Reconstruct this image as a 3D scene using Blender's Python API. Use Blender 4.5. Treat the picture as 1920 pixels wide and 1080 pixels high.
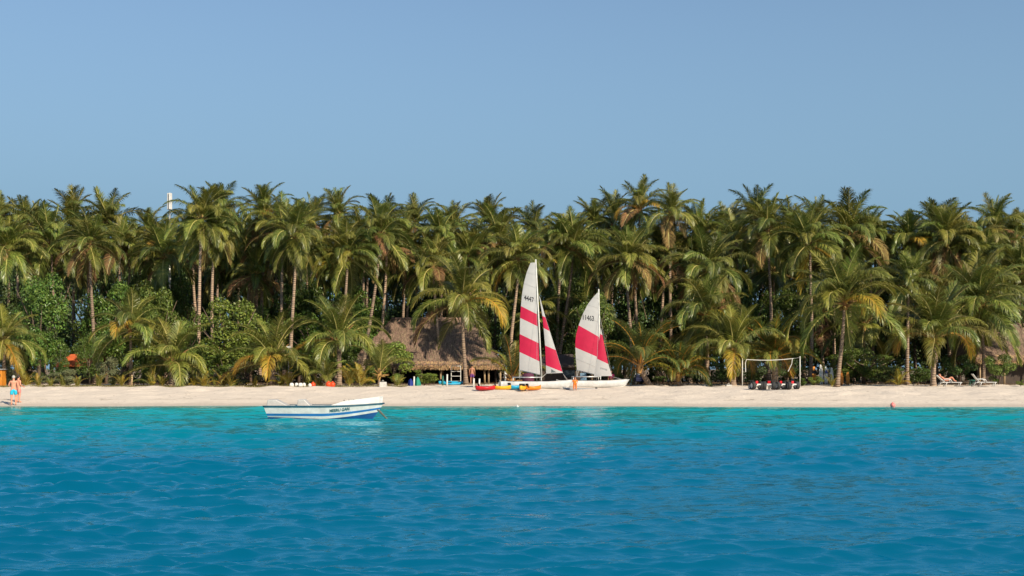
import bpy, math, random
import numpy as np
from mathutils import Vector, Matrix, Euler
R = math.radians
rnd = random.Random(7)
nrs = np.random.RandomState(11)
sc = bpy.context.scene
for o in list(bpy.data.objects): bpy.data.objects.remove(o)
col = sc.collection

# ------------------------------------------------------------------ camera, sky, sun, exposure
F, HZ, CH = 2240.0, 692.0, 2.2            # focal length in photo pixels, horizon row, camera height
cam = bpy.data.cameras.new('camera'); camo = bpy.data.objects.new('camera', cam); col.objects.link(camo)
camo.location = (0, 0, CH); camo.rotation_euler = (R(90), 0, 0)
cam.sensor_width = 36; cam.lens = 36 * F / 1920; cam.shift_y = (HZ - 540) / 1920
cam.clip_start = .1; cam.clip_end = 6000
sc.camera = camo
SUN_EL, SUN_AZ = 32.0, 38.0               # azimuth: degrees right of straight behind the camera
sx, sy = math.sin(R(SUN_AZ)), -math.cos(R(SUN_AZ))
w = bpy.data.worlds.new('World'); sc.world = w; w.use_nodes = True
nt = w.node_tree; nt.nodes.clear()
wo = nt.nodes.new('ShaderNodeOutputWorld'); bg = nt.nodes.new('ShaderNodeBackground'); sk = nt.nodes.new('ShaderNodeTexSky')
sk.sky_type = 'NISHITA'; sk.sun_disc = False; sk.sun_elevation = R(SUN_EL); sk.sun_rotation = math.atan2(sx, sy)
sk.air_density = 1.0; sk.dust_density = .6; sk.ozone_density = 2.6
bg.inputs['Strength'].default_value = .083
# maritime haze: thicker toward the horizon, the same all round
hm = nt.nodes.new('ShaderNodeMix'); hm.data_type = 'RGBA'; hm.inputs[7].default_value = (1.62, 2.82, 3.95, 1)
tcw = nt.nodes.new('ShaderNodeTexCoord'); spw = nt.nodes.new('ShaderNodeSeparateXYZ'); mrw = nt.nodes.new('ShaderNodeMapRange')
mrw.inputs[1].default_value = .10; mrw.inputs[2].default_value = .34; mrw.inputs[3].default_value = .95; mrw.inputs[4].default_value = .2
nt.links.new(tcw.outputs['Generated'], spw.inputs[0]); nt.links.new(spw.outputs[2], mrw.inputs[0]); nt.links.new(mrw.outputs[0], hm.inputs[0])
nt.links.new(sk.outputs[0], hm.inputs[6]); nt.links.new(hm.outputs[2], bg.inputs['Color']); nt.links.new(bg.outputs[0], wo.inputs['Surface'])
sl = bpy.data.lights.new('sun', 'SUN'); sl.energy = 4.2; sl.angle = R(.53); sl.color = (1, .87, .68)
so = bpy.data.objects.new('sun', sl); col.objects.link(so)
so.rotation_euler = Vector((sx * math.cos(R(SUN_EL)), sy * math.cos(R(SUN_EL)), math.sin(R(SUN_EL)))).to_track_quat('Z', 'Y').to_euler()
vs = sc.view_settings; vs.view_transform = 'Standard'; vs.look = 'None'; vs.exposure = .7; vs.gamma = 1; vs.use_curve_mapping = False

# ------------------------------------------------------------------ helpers
def shore(X):
    return 70.3 + 1.2 * np.sin(np.asarray(X) * .07 + 2.4) + .35 * np.sin(np.asarray(X) * .31) + .15 * np.sin(np.asarray(X) * .9 + 1)
def gz(X, Y):
    d = np.asarray(Y, float) - shore(X)
    t = np.clip(d / 14, 0, 1)
    return np.where(d < 0, np.maximum(d * .08, -3), .87 * (1 - (1 - t) ** 1.7))
def G(X, Y): return float(gz(X, Y))
def gx(x, Y): return (x - 960) * Y / F
def at(x, y, Y): return Vector((gx(x, Y), Y, CH + (HZ - y) * Y / F))
def onground(x, Y):
    X = gx(x, Y); return Vector((X, Y, G(X, Y)))

def tag(o, label=None, cat=None, group=None, kind=None):
    for k, v in (('label', label), ('category', cat), ('group', group), ('kind', kind)):
        if v: o[k] = v
    return o
def empty(name, loc=(0, 0, 0), rz=0, label=None, cat=None, group=None):
    o = bpy.data.objects.new(name, None); col.objects.link(o); o.location = loc; o.rotation_euler = (0, 0, rz)
    o.empty_display_size = .1
    return tag(o, label, cat, group)
def mesh(name, verts, faces, mats=(), smooth=False, fm=None):
    me = bpy.data.meshes.new(name); me.from_pydata([tuple(map(float, v)) for v in verts], [], faces)
    for m in (mats if isinstance(mats, (list, tuple)) else [mats]): me.materials.append(m)
    if fm is not None: me.polygons.foreach_set('material_index', fm)
    if smooth: me.polygons.foreach_set('use_smooth', [True] * len(me.polygons))
    me.update(); return me
def link(name, me, parent=None, loc=None, rot=None, scale=None):
    o = bpy.data.objects.new(name, me); col.objects.link(o)
    if parent: o.parent = parent
    if loc is not None: o.location = loc
    if rot is not None: o.rotation_euler = rot
    if scale is not None: o.scale = (scale,) * 3 if isinstance(scale, (int, float)) else scale
    return o
class MB:
    def __init__(s): s.v = []; s.f = []; s.m = []
    def add(s, v, f, m=0):
        n = len(s.v); s.v += [tuple(p) for p in v]; s.f += [[i + n for i in q] for q in f]; s.m += [m] * len(f); return s
    def box(s, c, d, rz=0, m=0, rx=0, ry=0, taper=1.0):
        M = Euler((rx, ry, rz)).to_matrix(); v = []
        for k in (-1, 1):
            tp = taper if k > 0 else 1
            for i, j in ((-1, -1), (1, -1), (1, 1), (-1, 1)):
                v.append(Vector(c) + M @ Vector((i * d[0] / 2 * tp, j * d[1] / 2 * tp, k * d[2] / 2)))
        return s.add(v, [[3, 2, 1, 0], [4, 5, 6, 7], [0, 1, 5, 4], [1, 2, 6, 5], [2, 3, 7, 6], [3, 0, 4, 7]], m)
    def tube(s, pts, r, n=8, m=0, cap=True):
        pts = [Vector(p) for p in pts]; k = len(pts); rr = r if isinstance(r, (list, tuple)) else [r] * k
        v = []; f = []; up = None
        for i, p in enumerate(pts):
            t = (pts[min(i + 1, k - 1)] - pts[max(i - 1, 0)]).normalized()
            if up is None: up = Vector((0, 1, 0)) if abs(t.y) < .9 else Vector((1, 0, 0))
            a = t.cross(up).normalized(); b = a.cross(t); up = b if b.length > .1 else up
            up = a.cross(t).normalized() * -1 if False else up
            for j in range(n):
                q = 2 * math.pi * j / n; v.append(p + (a * math.cos(q) + b * math.sin(q)) * rr[i])
        for i in range(k - 1):
            for j in range(n): f.append([i * n + j, i * n + (j + 1) % n, (i + 1) * n + (j + 1) % n, (i + 1) * n + j])
        if cap: f.append(list(range(n))[::-1]); f.append([(k - 1) * n + j for j in range(n)])
        return s.add(v, f, m)
    def lathe(s, prof, n=16, c=(0, 0, 0), axis='Z', m=0):
        v = []; f = []
        for r_, z in prof:
            for j in range(n):
                q = 2 * math.pi * j / n; p = (r_ * math.cos(q), r_ * math.sin(q), z)
                if axis == 'X': p = (z, p[0], p[1])
                if axis == 'Y': p = (p[0], z, p[1])
                v.append((p[0] + c[0], p[1] + c[1], p[2] + c[2]))
        for i in range(len(prof) - 1):
            for j in range(n): f.append([i * n + j, i * n + (j + 1) % n, (i + 1) * n + (j + 1) % n, (i + 1) * n + j])
        return s.add(v, f, m)
    def ball(s, c, r, n=12, m=0, sz=1.0):
        k = n // 2; return s.lathe([(r * math.sin(math.pi * i / k) + 1e-4, -r * sz * math.cos(math.pi * i / k)) for i in range(k + 1)], n, c, m=m)
    def me(s, name, mats, smooth=False): return mesh(name, s.v, s.f, mats, smooth, s.m)
    def build(s, name, mats, parent=None, smooth=False, bevel=0, **k):
        o = link(name, s.me(name, mats, smooth), parent, **k)
        if bevel:
            b = o.modifiers.new('bevel', 'BEVEL'); b.width = bevel; b.segments = 2; b.limit_method = 'ANGLE'
        return o

# ------------------------------------------------------------------ materials
def nodes(name):
    m = bpy.data.materials.new(name); m.use_nodes = True; t = m.node_tree; t.nodes.clear()
    return m, t, lambda typ, **kw: _n(t, typ, kw), t.links.new
def _n(t, typ, kw):
    n = t.nodes.new(typ)
    for k, v in kw.items():
        if k in n.inputs: n.inputs[k].default_value = v
        else: setattr(n, k, v)
    return n
def c4(c): return (c[0], c[1], c[2], 1)
def mat(name, c, rough=.6, c2=None, scale=8., bump=0., bscale=None, spec=.4, metal=0., objrand=0., transl=0., stretch=(1, 1, 1), island=0., detail=4, coords='Object'):
    m, t, N, L = nodes(name)
    out = N('ShaderNodeOutputMaterial'); p = N('ShaderNodeBsdfPrincipled', Roughness=rough, Metallic=metal)
    p.inputs['Specular IOR Level'].default_value = spec
    tc = N('ShaderNodeTexCoord'); mp = N('ShaderNodeMapping', Scale=stretch); L(tc.outputs[coords], mp.inputs[0])
    nz = N('ShaderNodeTexNoise', Scale=scale, Detail=detail, Roughness=.6); L(mp.outputs[0], nz.inputs[0])
    mx = N('ShaderNodeMix', data_type='RGBA'); mx.inputs[6].default_value = c4(c); mx.inputs[7].default_value = c4(c2 or [x * .72 for x in c])
    rp = N('ShaderNodeMapRange'); rp.inputs[1].default_value = .33; rp.inputs[2].default_value = .67
    L(nz.outputs[0], rp.inputs[0]); L(rp.outputs[0], mx.inputs[0]); colr = mx.outputs[2]
    for src, amt in (('obj', objrand), ('isl', island)):
        if amt:
            g = N('ShaderNodeObjectInfo').outputs['Random'] if src == 'obj' else N('ShaderNodeNewGeometry').outputs['Random Per Island']
            hs = N('ShaderNodeHueSaturation'); a = N('ShaderNodeMapRange'); a.inputs[3].default_value = 1 - amt; a.inputs[4].default_value = 1 + amt
            b = N('ShaderNodeMapRange'); b.inputs[3].default_value = .5 - amt * .06; b.inputs[4].default_value = .5 + amt * .06
            fr = N('ShaderNodeMath', operation='FRACT'); mu = N('ShaderNodeMath', operation='MULTIPLY'); mu.inputs[1].default_value = 7.31
            L(g, a.inputs[0]); L(g, mu.inputs[0]); L(mu.outputs[0], fr.inputs[0]); L(fr.outputs[0], b.inputs[0])
            L(a.outputs[0], hs.inputs['Value']); L(b.outputs[0], hs.inputs['Hue']); L(colr, hs.inputs['Color']); colr = hs.outputs[0]
    L(colr, p.inputs['Base Color'])
    if bump:
        bn = N('ShaderNodeTexNoise', Scale=bscale or scale * 3, Detail=4); L(mp.outputs[0], bn.inputs[0])
        bp = N('ShaderNodeBump', Strength=bump, Distance=.05); L(bn.outputs[0], bp.inputs['Height']); L(bp.outputs[0], p.inputs['Normal'])
    if transl:
        tr = N('ShaderNodeBsdfTranslucent'); L(colr, tr.inputs[0]); ms = N('ShaderNodeMixShader', Fac=transl)
        L(p.outputs[0], ms.inputs[1]); L(tr.outputs[0], ms.inputs[2]); L(ms.outputs[0], out.inputs[0])
    else: L(p.outputs[0], out.inputs[0])
    return m

M = {}
M['frond'] = mat('palm_frond_green', (.185, .205, .038), .38, (.105, .13, .026), 2.2, objrand=.4, island=.25, transl=.28, spec=.45)
M['frond_dark'] = mat('palm_frond_shaded', (.13, .15, .032), .42, (.07, .092, .021), 2.2, objrand=.4, island=.25, transl=.22, spec=.4)  # darker copy of the frond green, grove shade put into the colour
M['frond_olive'] = mat('palm_frond_olive', (.225, .21, .034), .5, (.15, .155, .026), 2.0, objrand=.3, island=.25, transl=.3)
M['frond_yellow'] = mat('palm_frond_yellow', (.44, .28, .028), .55, (.17, .165, .028), .8, objrand=.25, island=.25, transl=.3)
M['frond_dry'] = mat('palm_frond_dry', (.25, .145, .05), .8, (.15, .09, .035), 2.0, objrand=.35, island=.25, transl=.15)
M['rachis'] = mat('frond_rib', (.42, .36, .12), .5, (.30, .27, .08), 5, objrand=.25)
M['rachis_orange'] = mat('frond_rib_orange', (.55, .25, .03), .5, (.4, .2, .03), 5, objrand=.25)
M['heart'] = mat('palm_heart', (.38, .20, .06), .85, (.16, .09, .04), 6, bump=.6, stretch=(1, 1, .3), objrand=.2)
M['coconut'] = mat('coconut_husk', (.32, .17, .03), .5, (.16, .14, .03), 5, objrand=.4)
M['leaf'] = mat('broad_leaf', (.12, .175, .03), .4, (.065, .11, .02), 1.2, objrand=.25, island=.45, transl=.3, spec=.45)
M['leaf_light'] = mat('light_leaf', (.20, .245, .042), .4, (.11, .16, .03), 1.2, objrand=.2, island=.45, transl=.3, spec=.45)
M['leaf_dark'] = mat('shaded_leaf', (.075, .115, .028), .45, (.04, .07, .018), 1.0, objrand=.3, island=.5, transl=.2)  # broad leaf darkened to carry the shade under and behind the palms
M['leaf_grey'] = mat('grey_green_leaf', (.22, .23, .11), .6, (.13, .15, .07), 1.5, objrand=.2, island=.4, transl=.2)
M['bark'] = mat('bark', (.16, .11, .075), .9, (.08, .055, .04), 5, bump=.5, objrand=.2)
M['white'] = mat('white_gelcoat', (.57, .565, .545), .3, (.43, .425, .41), 2.6, spec=.5, bump=.02)
M['offwhite'] = mat('weathered_white', (.66, .65, .60), .55, (.48, .47, .44), 3)
M['sailwhite'] = mat('white_sailcloth', (.52, .51, .50), .55, (.45, .445, .44), 1.2, transl=.28, bump=.4, bscale=1.6)
M['sailred'] = mat('red_sailcloth', (.56, .01, .062), .5, (.47, .008, .05), 1.2, transl=.28, bump=.4, bscale=1.6)
M['blue'] = mat('blue_boat_paint', (.012, .13, .36), .35, (.01, .10, .28), 2)
M['teal'] = mat('dark_teal_rail', (.01, .07, .11), .4, (.012, .05, .08), 4)
M['navy'] = mat('navy_antifouling', (.008, .07, .23), .5, (.006, .05, .16), 2)
M['seatgrey'] = mat('grey_seat_gelcoat', (.44, .42, .40), .5, (.36, .35, .33), 3)
M['ink'] = mat('black_print', (.02, .02, .025), .6)
M['inkteal'] = mat('teal_print', (.01, .09, .11), .6)
M['alu'] = mat('aluminium', (.62, .62, .60), .35, metal=.6, spec=.5)
M['rope'] = mat('weathered_rope', (.16, .15, .12), .9, (.08, .08, .06), 20, bump=.4)
M['black'] = mat('black_rubber', (.018, .018, .02), .75, (.03, .03, .03), 6)
M['grey'] = mat('grey_plastic', (.28, .29, .30), .6)
M['concrete'] = mat('concrete', (.52, .51, .48), .9, (.38, .37, .35), 5, bump=.4)
M['red'] = mat('red_plastic', (.56, .012, .02), .35, (.45, .01, .018), 3)
M['orange'] = mat('orange_plastic', (.75, .24, .01), .4, (.62, .18, .01), 3)
M['yellow'] = mat('yellow_plastic', (.80, .42, .02), .4, (.68, .33, .015), 3)
M['cyan'] = mat('bright_blue_plastic', (.02, .36, .58), .4, (.015, .28, .48), 3)
M['green'] = mat('green_fabric', (.01, .22, .15), .7, (.01, .16, .11), 3)
M['orangered'] = mat('orange_red_plastic', (.70, .07, .012), .45, (.58, .05, .01), 4)
M['pink'] = mat('pink_plastic', (.80, .22, .20), .5)
M['magenta'] = mat('magenta_fabric', (.42, .02, .14), .8)
M['turq'] = mat('turquoise_fabric', (.01, .42, .58), .7, (.01, .33, .48), 6)
M['purple'] = mat('violet_fabric', (.07, .05, .28), .8, (.2, .03, .08), 4)
M['orangecloth'] = mat('orange_fabric', (.72, .18, .01), .8, (.58, .13, .01), 8)
M['skin'] = mat('sunburnt_skin', (.62, .27, .17), .55, (.52, .21, .13), 6)
M['skin2'] = mat('tan_skin', (.42, .20, .12), .55, (.34, .15, .09), 6)
M['hair'] = mat('dark_hair', (.03, .02, .015), .7)
M['hairgrey'] = mat('grey_hair', (.45, .42, .38), .8)
M['wood'] = mat('weathered_wood', (.30, .20, .11), .8, (.17, .11, .06), 3, bump=.3, stretch=(6, 6, .6))
M['palewood'] = mat('pale_wood_post', (.46, .34, .20), .8, (.30, .21, .12), 3, bump=.3, stretch=(6, 6, .6))
M['darkwood'] = mat('dark_wood', (.06, .042, .03), .8, (.035, .025, .02), 3, bump=.3)
M['darkroof'] = mat('dark_roof', (.075, .055, .05), .85, (.05, .037, .034), 2, bump=.3)
M['thatch'] = mat('thatch_straw', (.25, .17, .115), .95, (.14, .095, .07), 9, island=.45)
M['thatch_edge'] = mat('thatch_fringe_straw', (.40, .26, .13), .95, (.24, .15, .08), 9, island=.4)
M['thatch_base'] = mat('thatch_bed', (.11, .075, .055), .95, (.07, .05, .04), 14, bump=.5)
M['terracotta'] = mat('orange_roof_tile', (.55, .12, .03), .8, (.40, .08, .025), 4)
M['orangepaint'] = mat('orange_paint', (.58, .22, .02), .6, (.46, .16, .015), 3)
M['glass'] = mat('dark_glass', (.02, .03, .04), .1)
M['window_film'] = mat('clear_sail_window', (.12, .14, .14), .15)
M['print'] = mat('grey_print', (.30, .30, .30), .6)
M['bluegrey'] = mat('blue_grey_fabric', (.10, .18, .26), .8)
M['bluepaint'] = mat('blue_paint', (.01, .03, .22), .5)
M['greenpaint'] = mat('green_paint', (.03, .16, .12), .5)
M['navyfabric'] = mat('navy_fabric', (.008, .012, .05), .8)
M['grassm'] = mat('dry_grass', (.22, .18, .075), .9, (.13, .12, .045), 1.5, island=.4)
M['litter'] = mat('brown_leaf_litter', (.17, .10, .05), .9, (.09, .06, .03), 1.5, island=.5)

# palm trunk with leaf-scar rings
def trunk_mat(name, c, c2):
    m, t, N, L = nodes(name); out = N('ShaderNodeOutputMaterial'); p = N('ShaderNodeBsdfPrincipled', Roughness=.85)
    tc = N('ShaderNodeTexCoord'); mp = N('ShaderNodeMapping', Scale=(.6, .6, 4.5)); L(tc.outputs['Object'], mp.inputs[0])
    nz = N('ShaderNodeTexNoise', Scale=2.2, Detail=5); L(mp.outputs[0], nz.inputs[0])
    wv = N('ShaderNodeTexWave', bands_direction='Z', Scale=1.7, Distortion=1.2); L(tc.outputs['Object'], wv.inputs[0])
    r = N('ShaderNodeMapRange'); r.inputs[1].default_value = .35; r.inputs[2].default_value = .65; L(nz.outputs[0], r.inputs[0])
    mx = N('ShaderNodeMix', data_type='RGBA'); mx.inputs[6].default_value = c4(c); mx.inputs[7].default_value = c4(c2); L(r.outputs[0], mx.inputs[0])
    oi = N('ShaderNodeObjectInfo'); hs = N('ShaderNodeHueSaturation'); a = N('ShaderNodeMapRange'); a.inputs[3].default_value = .7; a.inputs[4].default_value = 1.25
    L(oi.outputs['Random'], a.inputs[0]); L(a.outputs[0], hs.inputs['Value']); L(mx.outputs[2], hs.inputs['Color']); L(hs.outputs[0], p.inputs[0])
    bp = N('ShaderNodeBump', Strength=.7, Distance=.05); L(wv.outputs['Fac'], bp.inputs['Height']); L(bp.outputs[0], p.inputs['Normal']); L(p.outputs[0], out.inputs[0])
    return m
M['trunk'] = trunk_mat('palm_trunk', (.33, .23, .155), (.18, .13, .095))

def sand_mat():
    m, t, N, L = nodes('beach_sand'); out = N('ShaderNodeOutputMaterial'); p = N('ShaderNodeBsdfPrincipled', Roughness=.95); p.inputs['Specular IOR Level'].default_value = .15
    g = N('ShaderNodeNewGeometry'); sp = N('ShaderNodeSeparateXYZ'); L(g.outputs['Position'], sp.inputs[0])
    n1 = N('ShaderNodeTexNoise', Scale=.5, Detail=6, Roughness=.6); L(g.outputs['Position'], n1.inputs[0])
    mx = N('ShaderNodeMix', data_type='RGBA'); mx.inputs[6].default_value = (.665, .58, .485, 1); mx.inputs[7].default_value = (.56, .48, .395, 1); L(n1.outputs[0], mx.inputs[0])
    # scattered weed and coral bits
    v = N('ShaderNodeTexVoronoi', Scale=2.6, Randomness=1.0); L(g.outputs['Position'], v.inputs[0])
    n2 = N('ShaderNodeTexNoise', Scale=.35, Detail=2); L(g.outputs['Position'], n2.inputs[0])
    th = N('ShaderNodeMapRange'); th.inputs[1].default_value = .4; th.inputs[2].default_value = .65; th.inputs[3].default_value = .04; th.inputs[4].default_value = .20; L(n2.outputs[0], th.inputs[0])
    lt = N('ShaderNodeMath', operation='LESS_THAN'); L(v.outputs['Distance'], lt.inputs[0]); L(th.outputs[0], lt.inputs[1])
    fa = N('ShaderNodeMath', operation='MULTIPLY'); fa.inputs[1].default_value = .65; L(lt.outputs[0], fa.inputs[0])
    # broken weed line left by the last tide
    wn = N('ShaderNodeTexNoise', Scale=.9, Detail=4); L(g.outputs['Position'], wn.inputs[0])
    wz = N('ShaderNodeMath', operation='MULTIPLY_ADD'); wz.inputs[1].default_value = .16; L(wn.outputs[0], wz.inputs[0]); L(sp.outputs[2], wz.inputs[2])
    wd = N('ShaderNodeMath', operation='COMPARE'); wd.inputs[1].default_value = .40; wd.inputs[2].default_value = .012; L(wz.outputs[0], wd.inputs[0])
    wg = N('ShaderNodeMath', operation='GREATER_THAN'); wg.inputs[1].default_value = .47; L(n2.outputs[0], wg.inputs[0])
    wm = N('ShaderNodeMath', operation='MULTIPLY'); L(wd.outputs[0], wm.inputs[0]); L(wg.outputs[0], wm.inputs[1])
    wf = N('ShaderNodeMath', operation='MULTIPLY'); wf.inputs[1].default_value = .5; L(wm.outputs[0], wf.inputs[0])
    wx = N('ShaderNodeMath', operation='MAXIMUM'); L(wf.outputs[0], wx.inputs[0]); L(fa.outputs[0], wx.inputs[1])
    m2 = N('ShaderNodeMix', data_type='RGBA'); L(wx.outputs[0], m2.inputs[0]); L(mx.outputs[2], m2.inputs[6]); m2.inputs[7].default_value = (.22, .17, .12, 1)
    # wet sand by height above the sea
    ad = N('ShaderNodeMath', operation='MULTIPLY_ADD'); ad.inputs[1].default_value = -.2; L(n1.outputs[0], ad.inputs[0]); L(sp.outputs[2], ad.inputs[2])
    wr = N('ShaderNodeMapRange'); wr.inputs[1].default_value = -.02; wr.inputs[2].default_value = .09; L(ad.outputs[0], wr.inputs[0])
    m3 = N('ShaderNodeMix', data_type='RGBA'); L(wr.outputs[0], m3.inputs[0]); m3.inputs[6].default_value = (.47, .405, .335, 1); L(m2.outputs[2], m3.inputs[7])
    # shaded-ground soil and litter inland
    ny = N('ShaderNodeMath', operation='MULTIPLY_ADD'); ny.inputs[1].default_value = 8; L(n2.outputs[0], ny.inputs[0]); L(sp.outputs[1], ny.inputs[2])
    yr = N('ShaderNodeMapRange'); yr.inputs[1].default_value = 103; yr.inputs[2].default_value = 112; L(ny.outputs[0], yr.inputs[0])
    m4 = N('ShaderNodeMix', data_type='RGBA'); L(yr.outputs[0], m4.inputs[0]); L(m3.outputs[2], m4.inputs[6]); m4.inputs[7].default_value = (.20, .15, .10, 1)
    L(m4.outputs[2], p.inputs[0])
    b1 = N('ShaderNodeTexNoise', Scale=2.6, Detail=5, Roughness=.7); L(g.outputs['Position'], b1.inputs[0])
    bp = N('ShaderNodeBump', Strength=1, Distance=.085); L(b1.outputs[0], bp.inputs['Height']); L(bp.outputs[0], p.inputs['Normal'])
    L(p.outputs[0], out.inputs[0]); return m
M['sand'] = sand_mat()

def sea_mat():
    m, t, N, L = nodes('sea_water'); out = N('ShaderNodeOutputMaterial'); p = N('ShaderNodeBsdfDiffuse'); gl = N('ShaderNodeBsdfGlossy', Roughness=.05, Color=(.56, .9, 1, 1))
    fr = N('ShaderNodeFresnel', IOR=1.333); fm = N('ShaderNodeMath', operation='MULTIPLY'); fm.inputs[1].default_value = 1.0; ms = N('ShaderNodeMixShader')
    L(fr.outputs[0], fm.inputs[0]); L(fm.outputs[0], ms.inputs[0]); L(p.outputs[0], ms.inputs[1]); L(gl.outputs[0], ms.inputs[2])
    g = N('ShaderNodeNewGeometry'); sp = N('ShaderNodeSeparateXYZ'); L(g.outputs['Position'], sp.inputs[0])
    mp = N('ShaderNodeMapping', Scale=(.05, .11, 1)); L(g.outputs['Position'], mp.inputs[0])
    n1 = N('ShaderNodeTexNoise', Scale=1., Detail=3); L(mp.outputs[0], n1.inputs[0])
    a = N('ShaderNodeMath', operation='MULTIPLY_ADD'); a.inputs[1].default_value = 16; L(n1.outputs[0], a.inputs[0]); L(sp.outputs[1], a.inputs[2])
    x = N('ShaderNodeMath', operation='MULTIPLY_ADD'); x.inputs[1].default_value = -.12; L(sp.outputs[0], x.inputs[0]); L(a.outputs[0], x.inputs[2])
    r = N('ShaderNodeMapRange'); r.inputs[1].default_value = 20; r.inputs[2].default_value = 79; L(x.outputs[0], r.inputs[0])
    cr = N('ShaderNodeValToRGB'); L(r.outputs[0], cr.inputs[0]); e = cr.color_ramp.elements
    e[0].position = 0; e[0].color = (.0002, .116, .222, 1); e[1].position = 1; e[1].color = (.16, .30, .27, 1)
    for pos, c in ((.28, (.0003, .138, .255, 1)), (.5, (.0006, .215, .30, 1)), (.72, (.001, .29, .33, 1)), (.93, (.005, .35, .36, 1))):
        q = e.new(pos); q.color = c
    L(cr.outputs[0], p.inputs[0])
    # fine ripples below mesh size
    m1 = N('ShaderNodeMapping', Scale=(1.5, 3.8, 1)); L(g.outputs['Position'], m1.inputs[0])
    b1 = N('ShaderNodeTexNoise', Scale=1.6, Detail=5, Roughness=.55, Distortion=.4); L(m1.outputs[0], b1.inputs[0])
    bp = N('ShaderNodeBump', Strength=.5, Distance=.05); L(b1.outputs[0], bp.inputs['Height']); cz = N('ShaderNodeCombineXYZ', Z=1.0); L(cz.outputs[0], p.inputs['Normal'])      # light scattered back from inside the water does not follow the ripples
    L(bp.outputs[0], gl.inputs['Normal']); L(bp.outputs[0], fr.inputs['Normal'])
    L(ms.outputs[0], out.inputs[0]); return m
M['sea'] = sea_mat()

# ------------------------------------------------------------------ the setting: sea, beach
def build_sea():
    ys = [-250, -120, -60, -30, -15, -5, 0, 3, 5, 6.5, 8]; y = 9.0
    while y < 75: ys.append(y); y *= 1.0031
    ys = np.array(ys); n = 900
    t = np.linspace(-1, 1, n); tt = np.sign(t) * (np.abs(t) * .62 + np.where(np.abs(t) > .93, (np.abs(t) - .93) ** 2 * 900, 0))
    Y = np.repeat(ys[:, None], n, 1); X = tt[None, :] * np.maximum(ys, 14)[:, None]
    Z = np.zeros_like(X); spac = np.maximum(np.maximum(np.gradient(ys)[:, None], np.gradient(tt)[None, :] * np.maximum(ys, 14)[:, None]), .01)
    rs = np.random.RandomState(5); wl = 7.5
    DX = np.zeros_like(X); DY = np.zeros_like(X)
    for i in range(64):
        lam = 6.5 * (.945 ** i) * rs.uniform(.9, 1.1)
        th = rs.normal(-1.45, .34)            # wind waves running roughly toward the camera
        k = 2 * math.pi / lam; kx, ky = k * math.cos(th), k * math.sin(th)
        amp = .0145 * lam ** .74 / (1 + (lam / 2.6) ** 1.6) * rs.uniform(.6, 1.4)
        att = np.clip((lam / spac - 2.5) / 3, 0, 1)
        ph = kx * X + ky * Y + rs.uniform(0, 6.28)
        Z += amp * att * np.cos(ph); DX -= .7 * amp * att * math.cos(th) * np.sin(ph); DY -= .7 * amp * att * math.sin(th) * np.sin(ph)
    calm = np.clip((shore(X) - Y + .6) / 7, 0.06, 1); Z *= calm
    # patches of rougher and calmer water
    pat = .72 + .38 * np.sin(X * .21 + 1.3 * np.sin(Y * .13)) * np.sin(Y * .17 + .6 * np.sin(X * .11) + 1)
    Z *= pat
    X = X + DX * calm; Y = Y + DY * calm
    v = np.stack([X, Y, Z], -1).reshape(-1, 3)
    idx = np.arange(len(ys) * n).reshape(len(ys), n)
    f = np.stack([idx[:-1, :-1], idx[:-1, 1:], idx[1:, 1:], idx[1:, :-1]], -1).reshape(-1, 4)
    me = bpy.data.meshes.new('sea'); me.vertices.add(len(v)); me.vertices.foreach_set('co', v.ravel())
    me.loops.add(f.size); me.loops.foreach_set('vertex_index', f.ravel().astype(np.int32))
    me.polygons.add(len(f)); me.polygons.foreach_set('loop_start', np.arange(0, f.size, 4, dtype=np.int32))
    me.polygons.foreach_set('use_smooth', np.ones(len(f), bool)); me.materials.append(M['sea']); me.update(); me.validate()
    tag(link('sea', me), 'rippled turquoise sea deepening to blue toward the viewer', 'sea', kind='structure')
build_sea()
def build_beach():
    ys = np.concatenate([np.linspace(40, 66, 8), np.linspace(67, 100, 190), np.linspace(101, 170, 40), [200, 300, 600, 1500, 4000]])
    xs = np.concatenate([[-3000, -800, -300, -150, -90], np.linspace(-60, 60, 420), [90, 150, 300, 800, 3000]])
    X, Y = np.meshgrid(xs, ys); Z = gz(X, Y)
    rs = np.random.RandomState(3); b = np.zeros_like(Z)
    for i in range(40):
        lam = rs.uniform(.8, 4); th = rs.uniform(0, 6.28); b += .0055 * lam * np.cos(2 * math.pi / lam * (math.cos(th) * X + math.sin(th) * Y) + rs.uniform(0, 6.28)) * .6
    d = Y - shore(X); Z = Z + b * np.clip((d - 1.5) / 5, 0, 1) * np.clip((130 - Y) / 20, 0, 1) * (np.abs(X) < 60)
    v = np.stack([X, Y, Z], -1).reshape(-1, 3); n = len(xs); idx = np.arange(len(v)).reshape(len(ys), n)
    f = np.stack([idx[:-1, :-1], idx[:-1, 1:], idx[1:, 1:], idx[1:, :-1]], -1).reshape(-1, 4)
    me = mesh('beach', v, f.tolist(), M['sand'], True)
    tag(link('beach', me), 'pale coral sand beach and island ground', 'beach', kind='structure')
build_beach()

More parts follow.
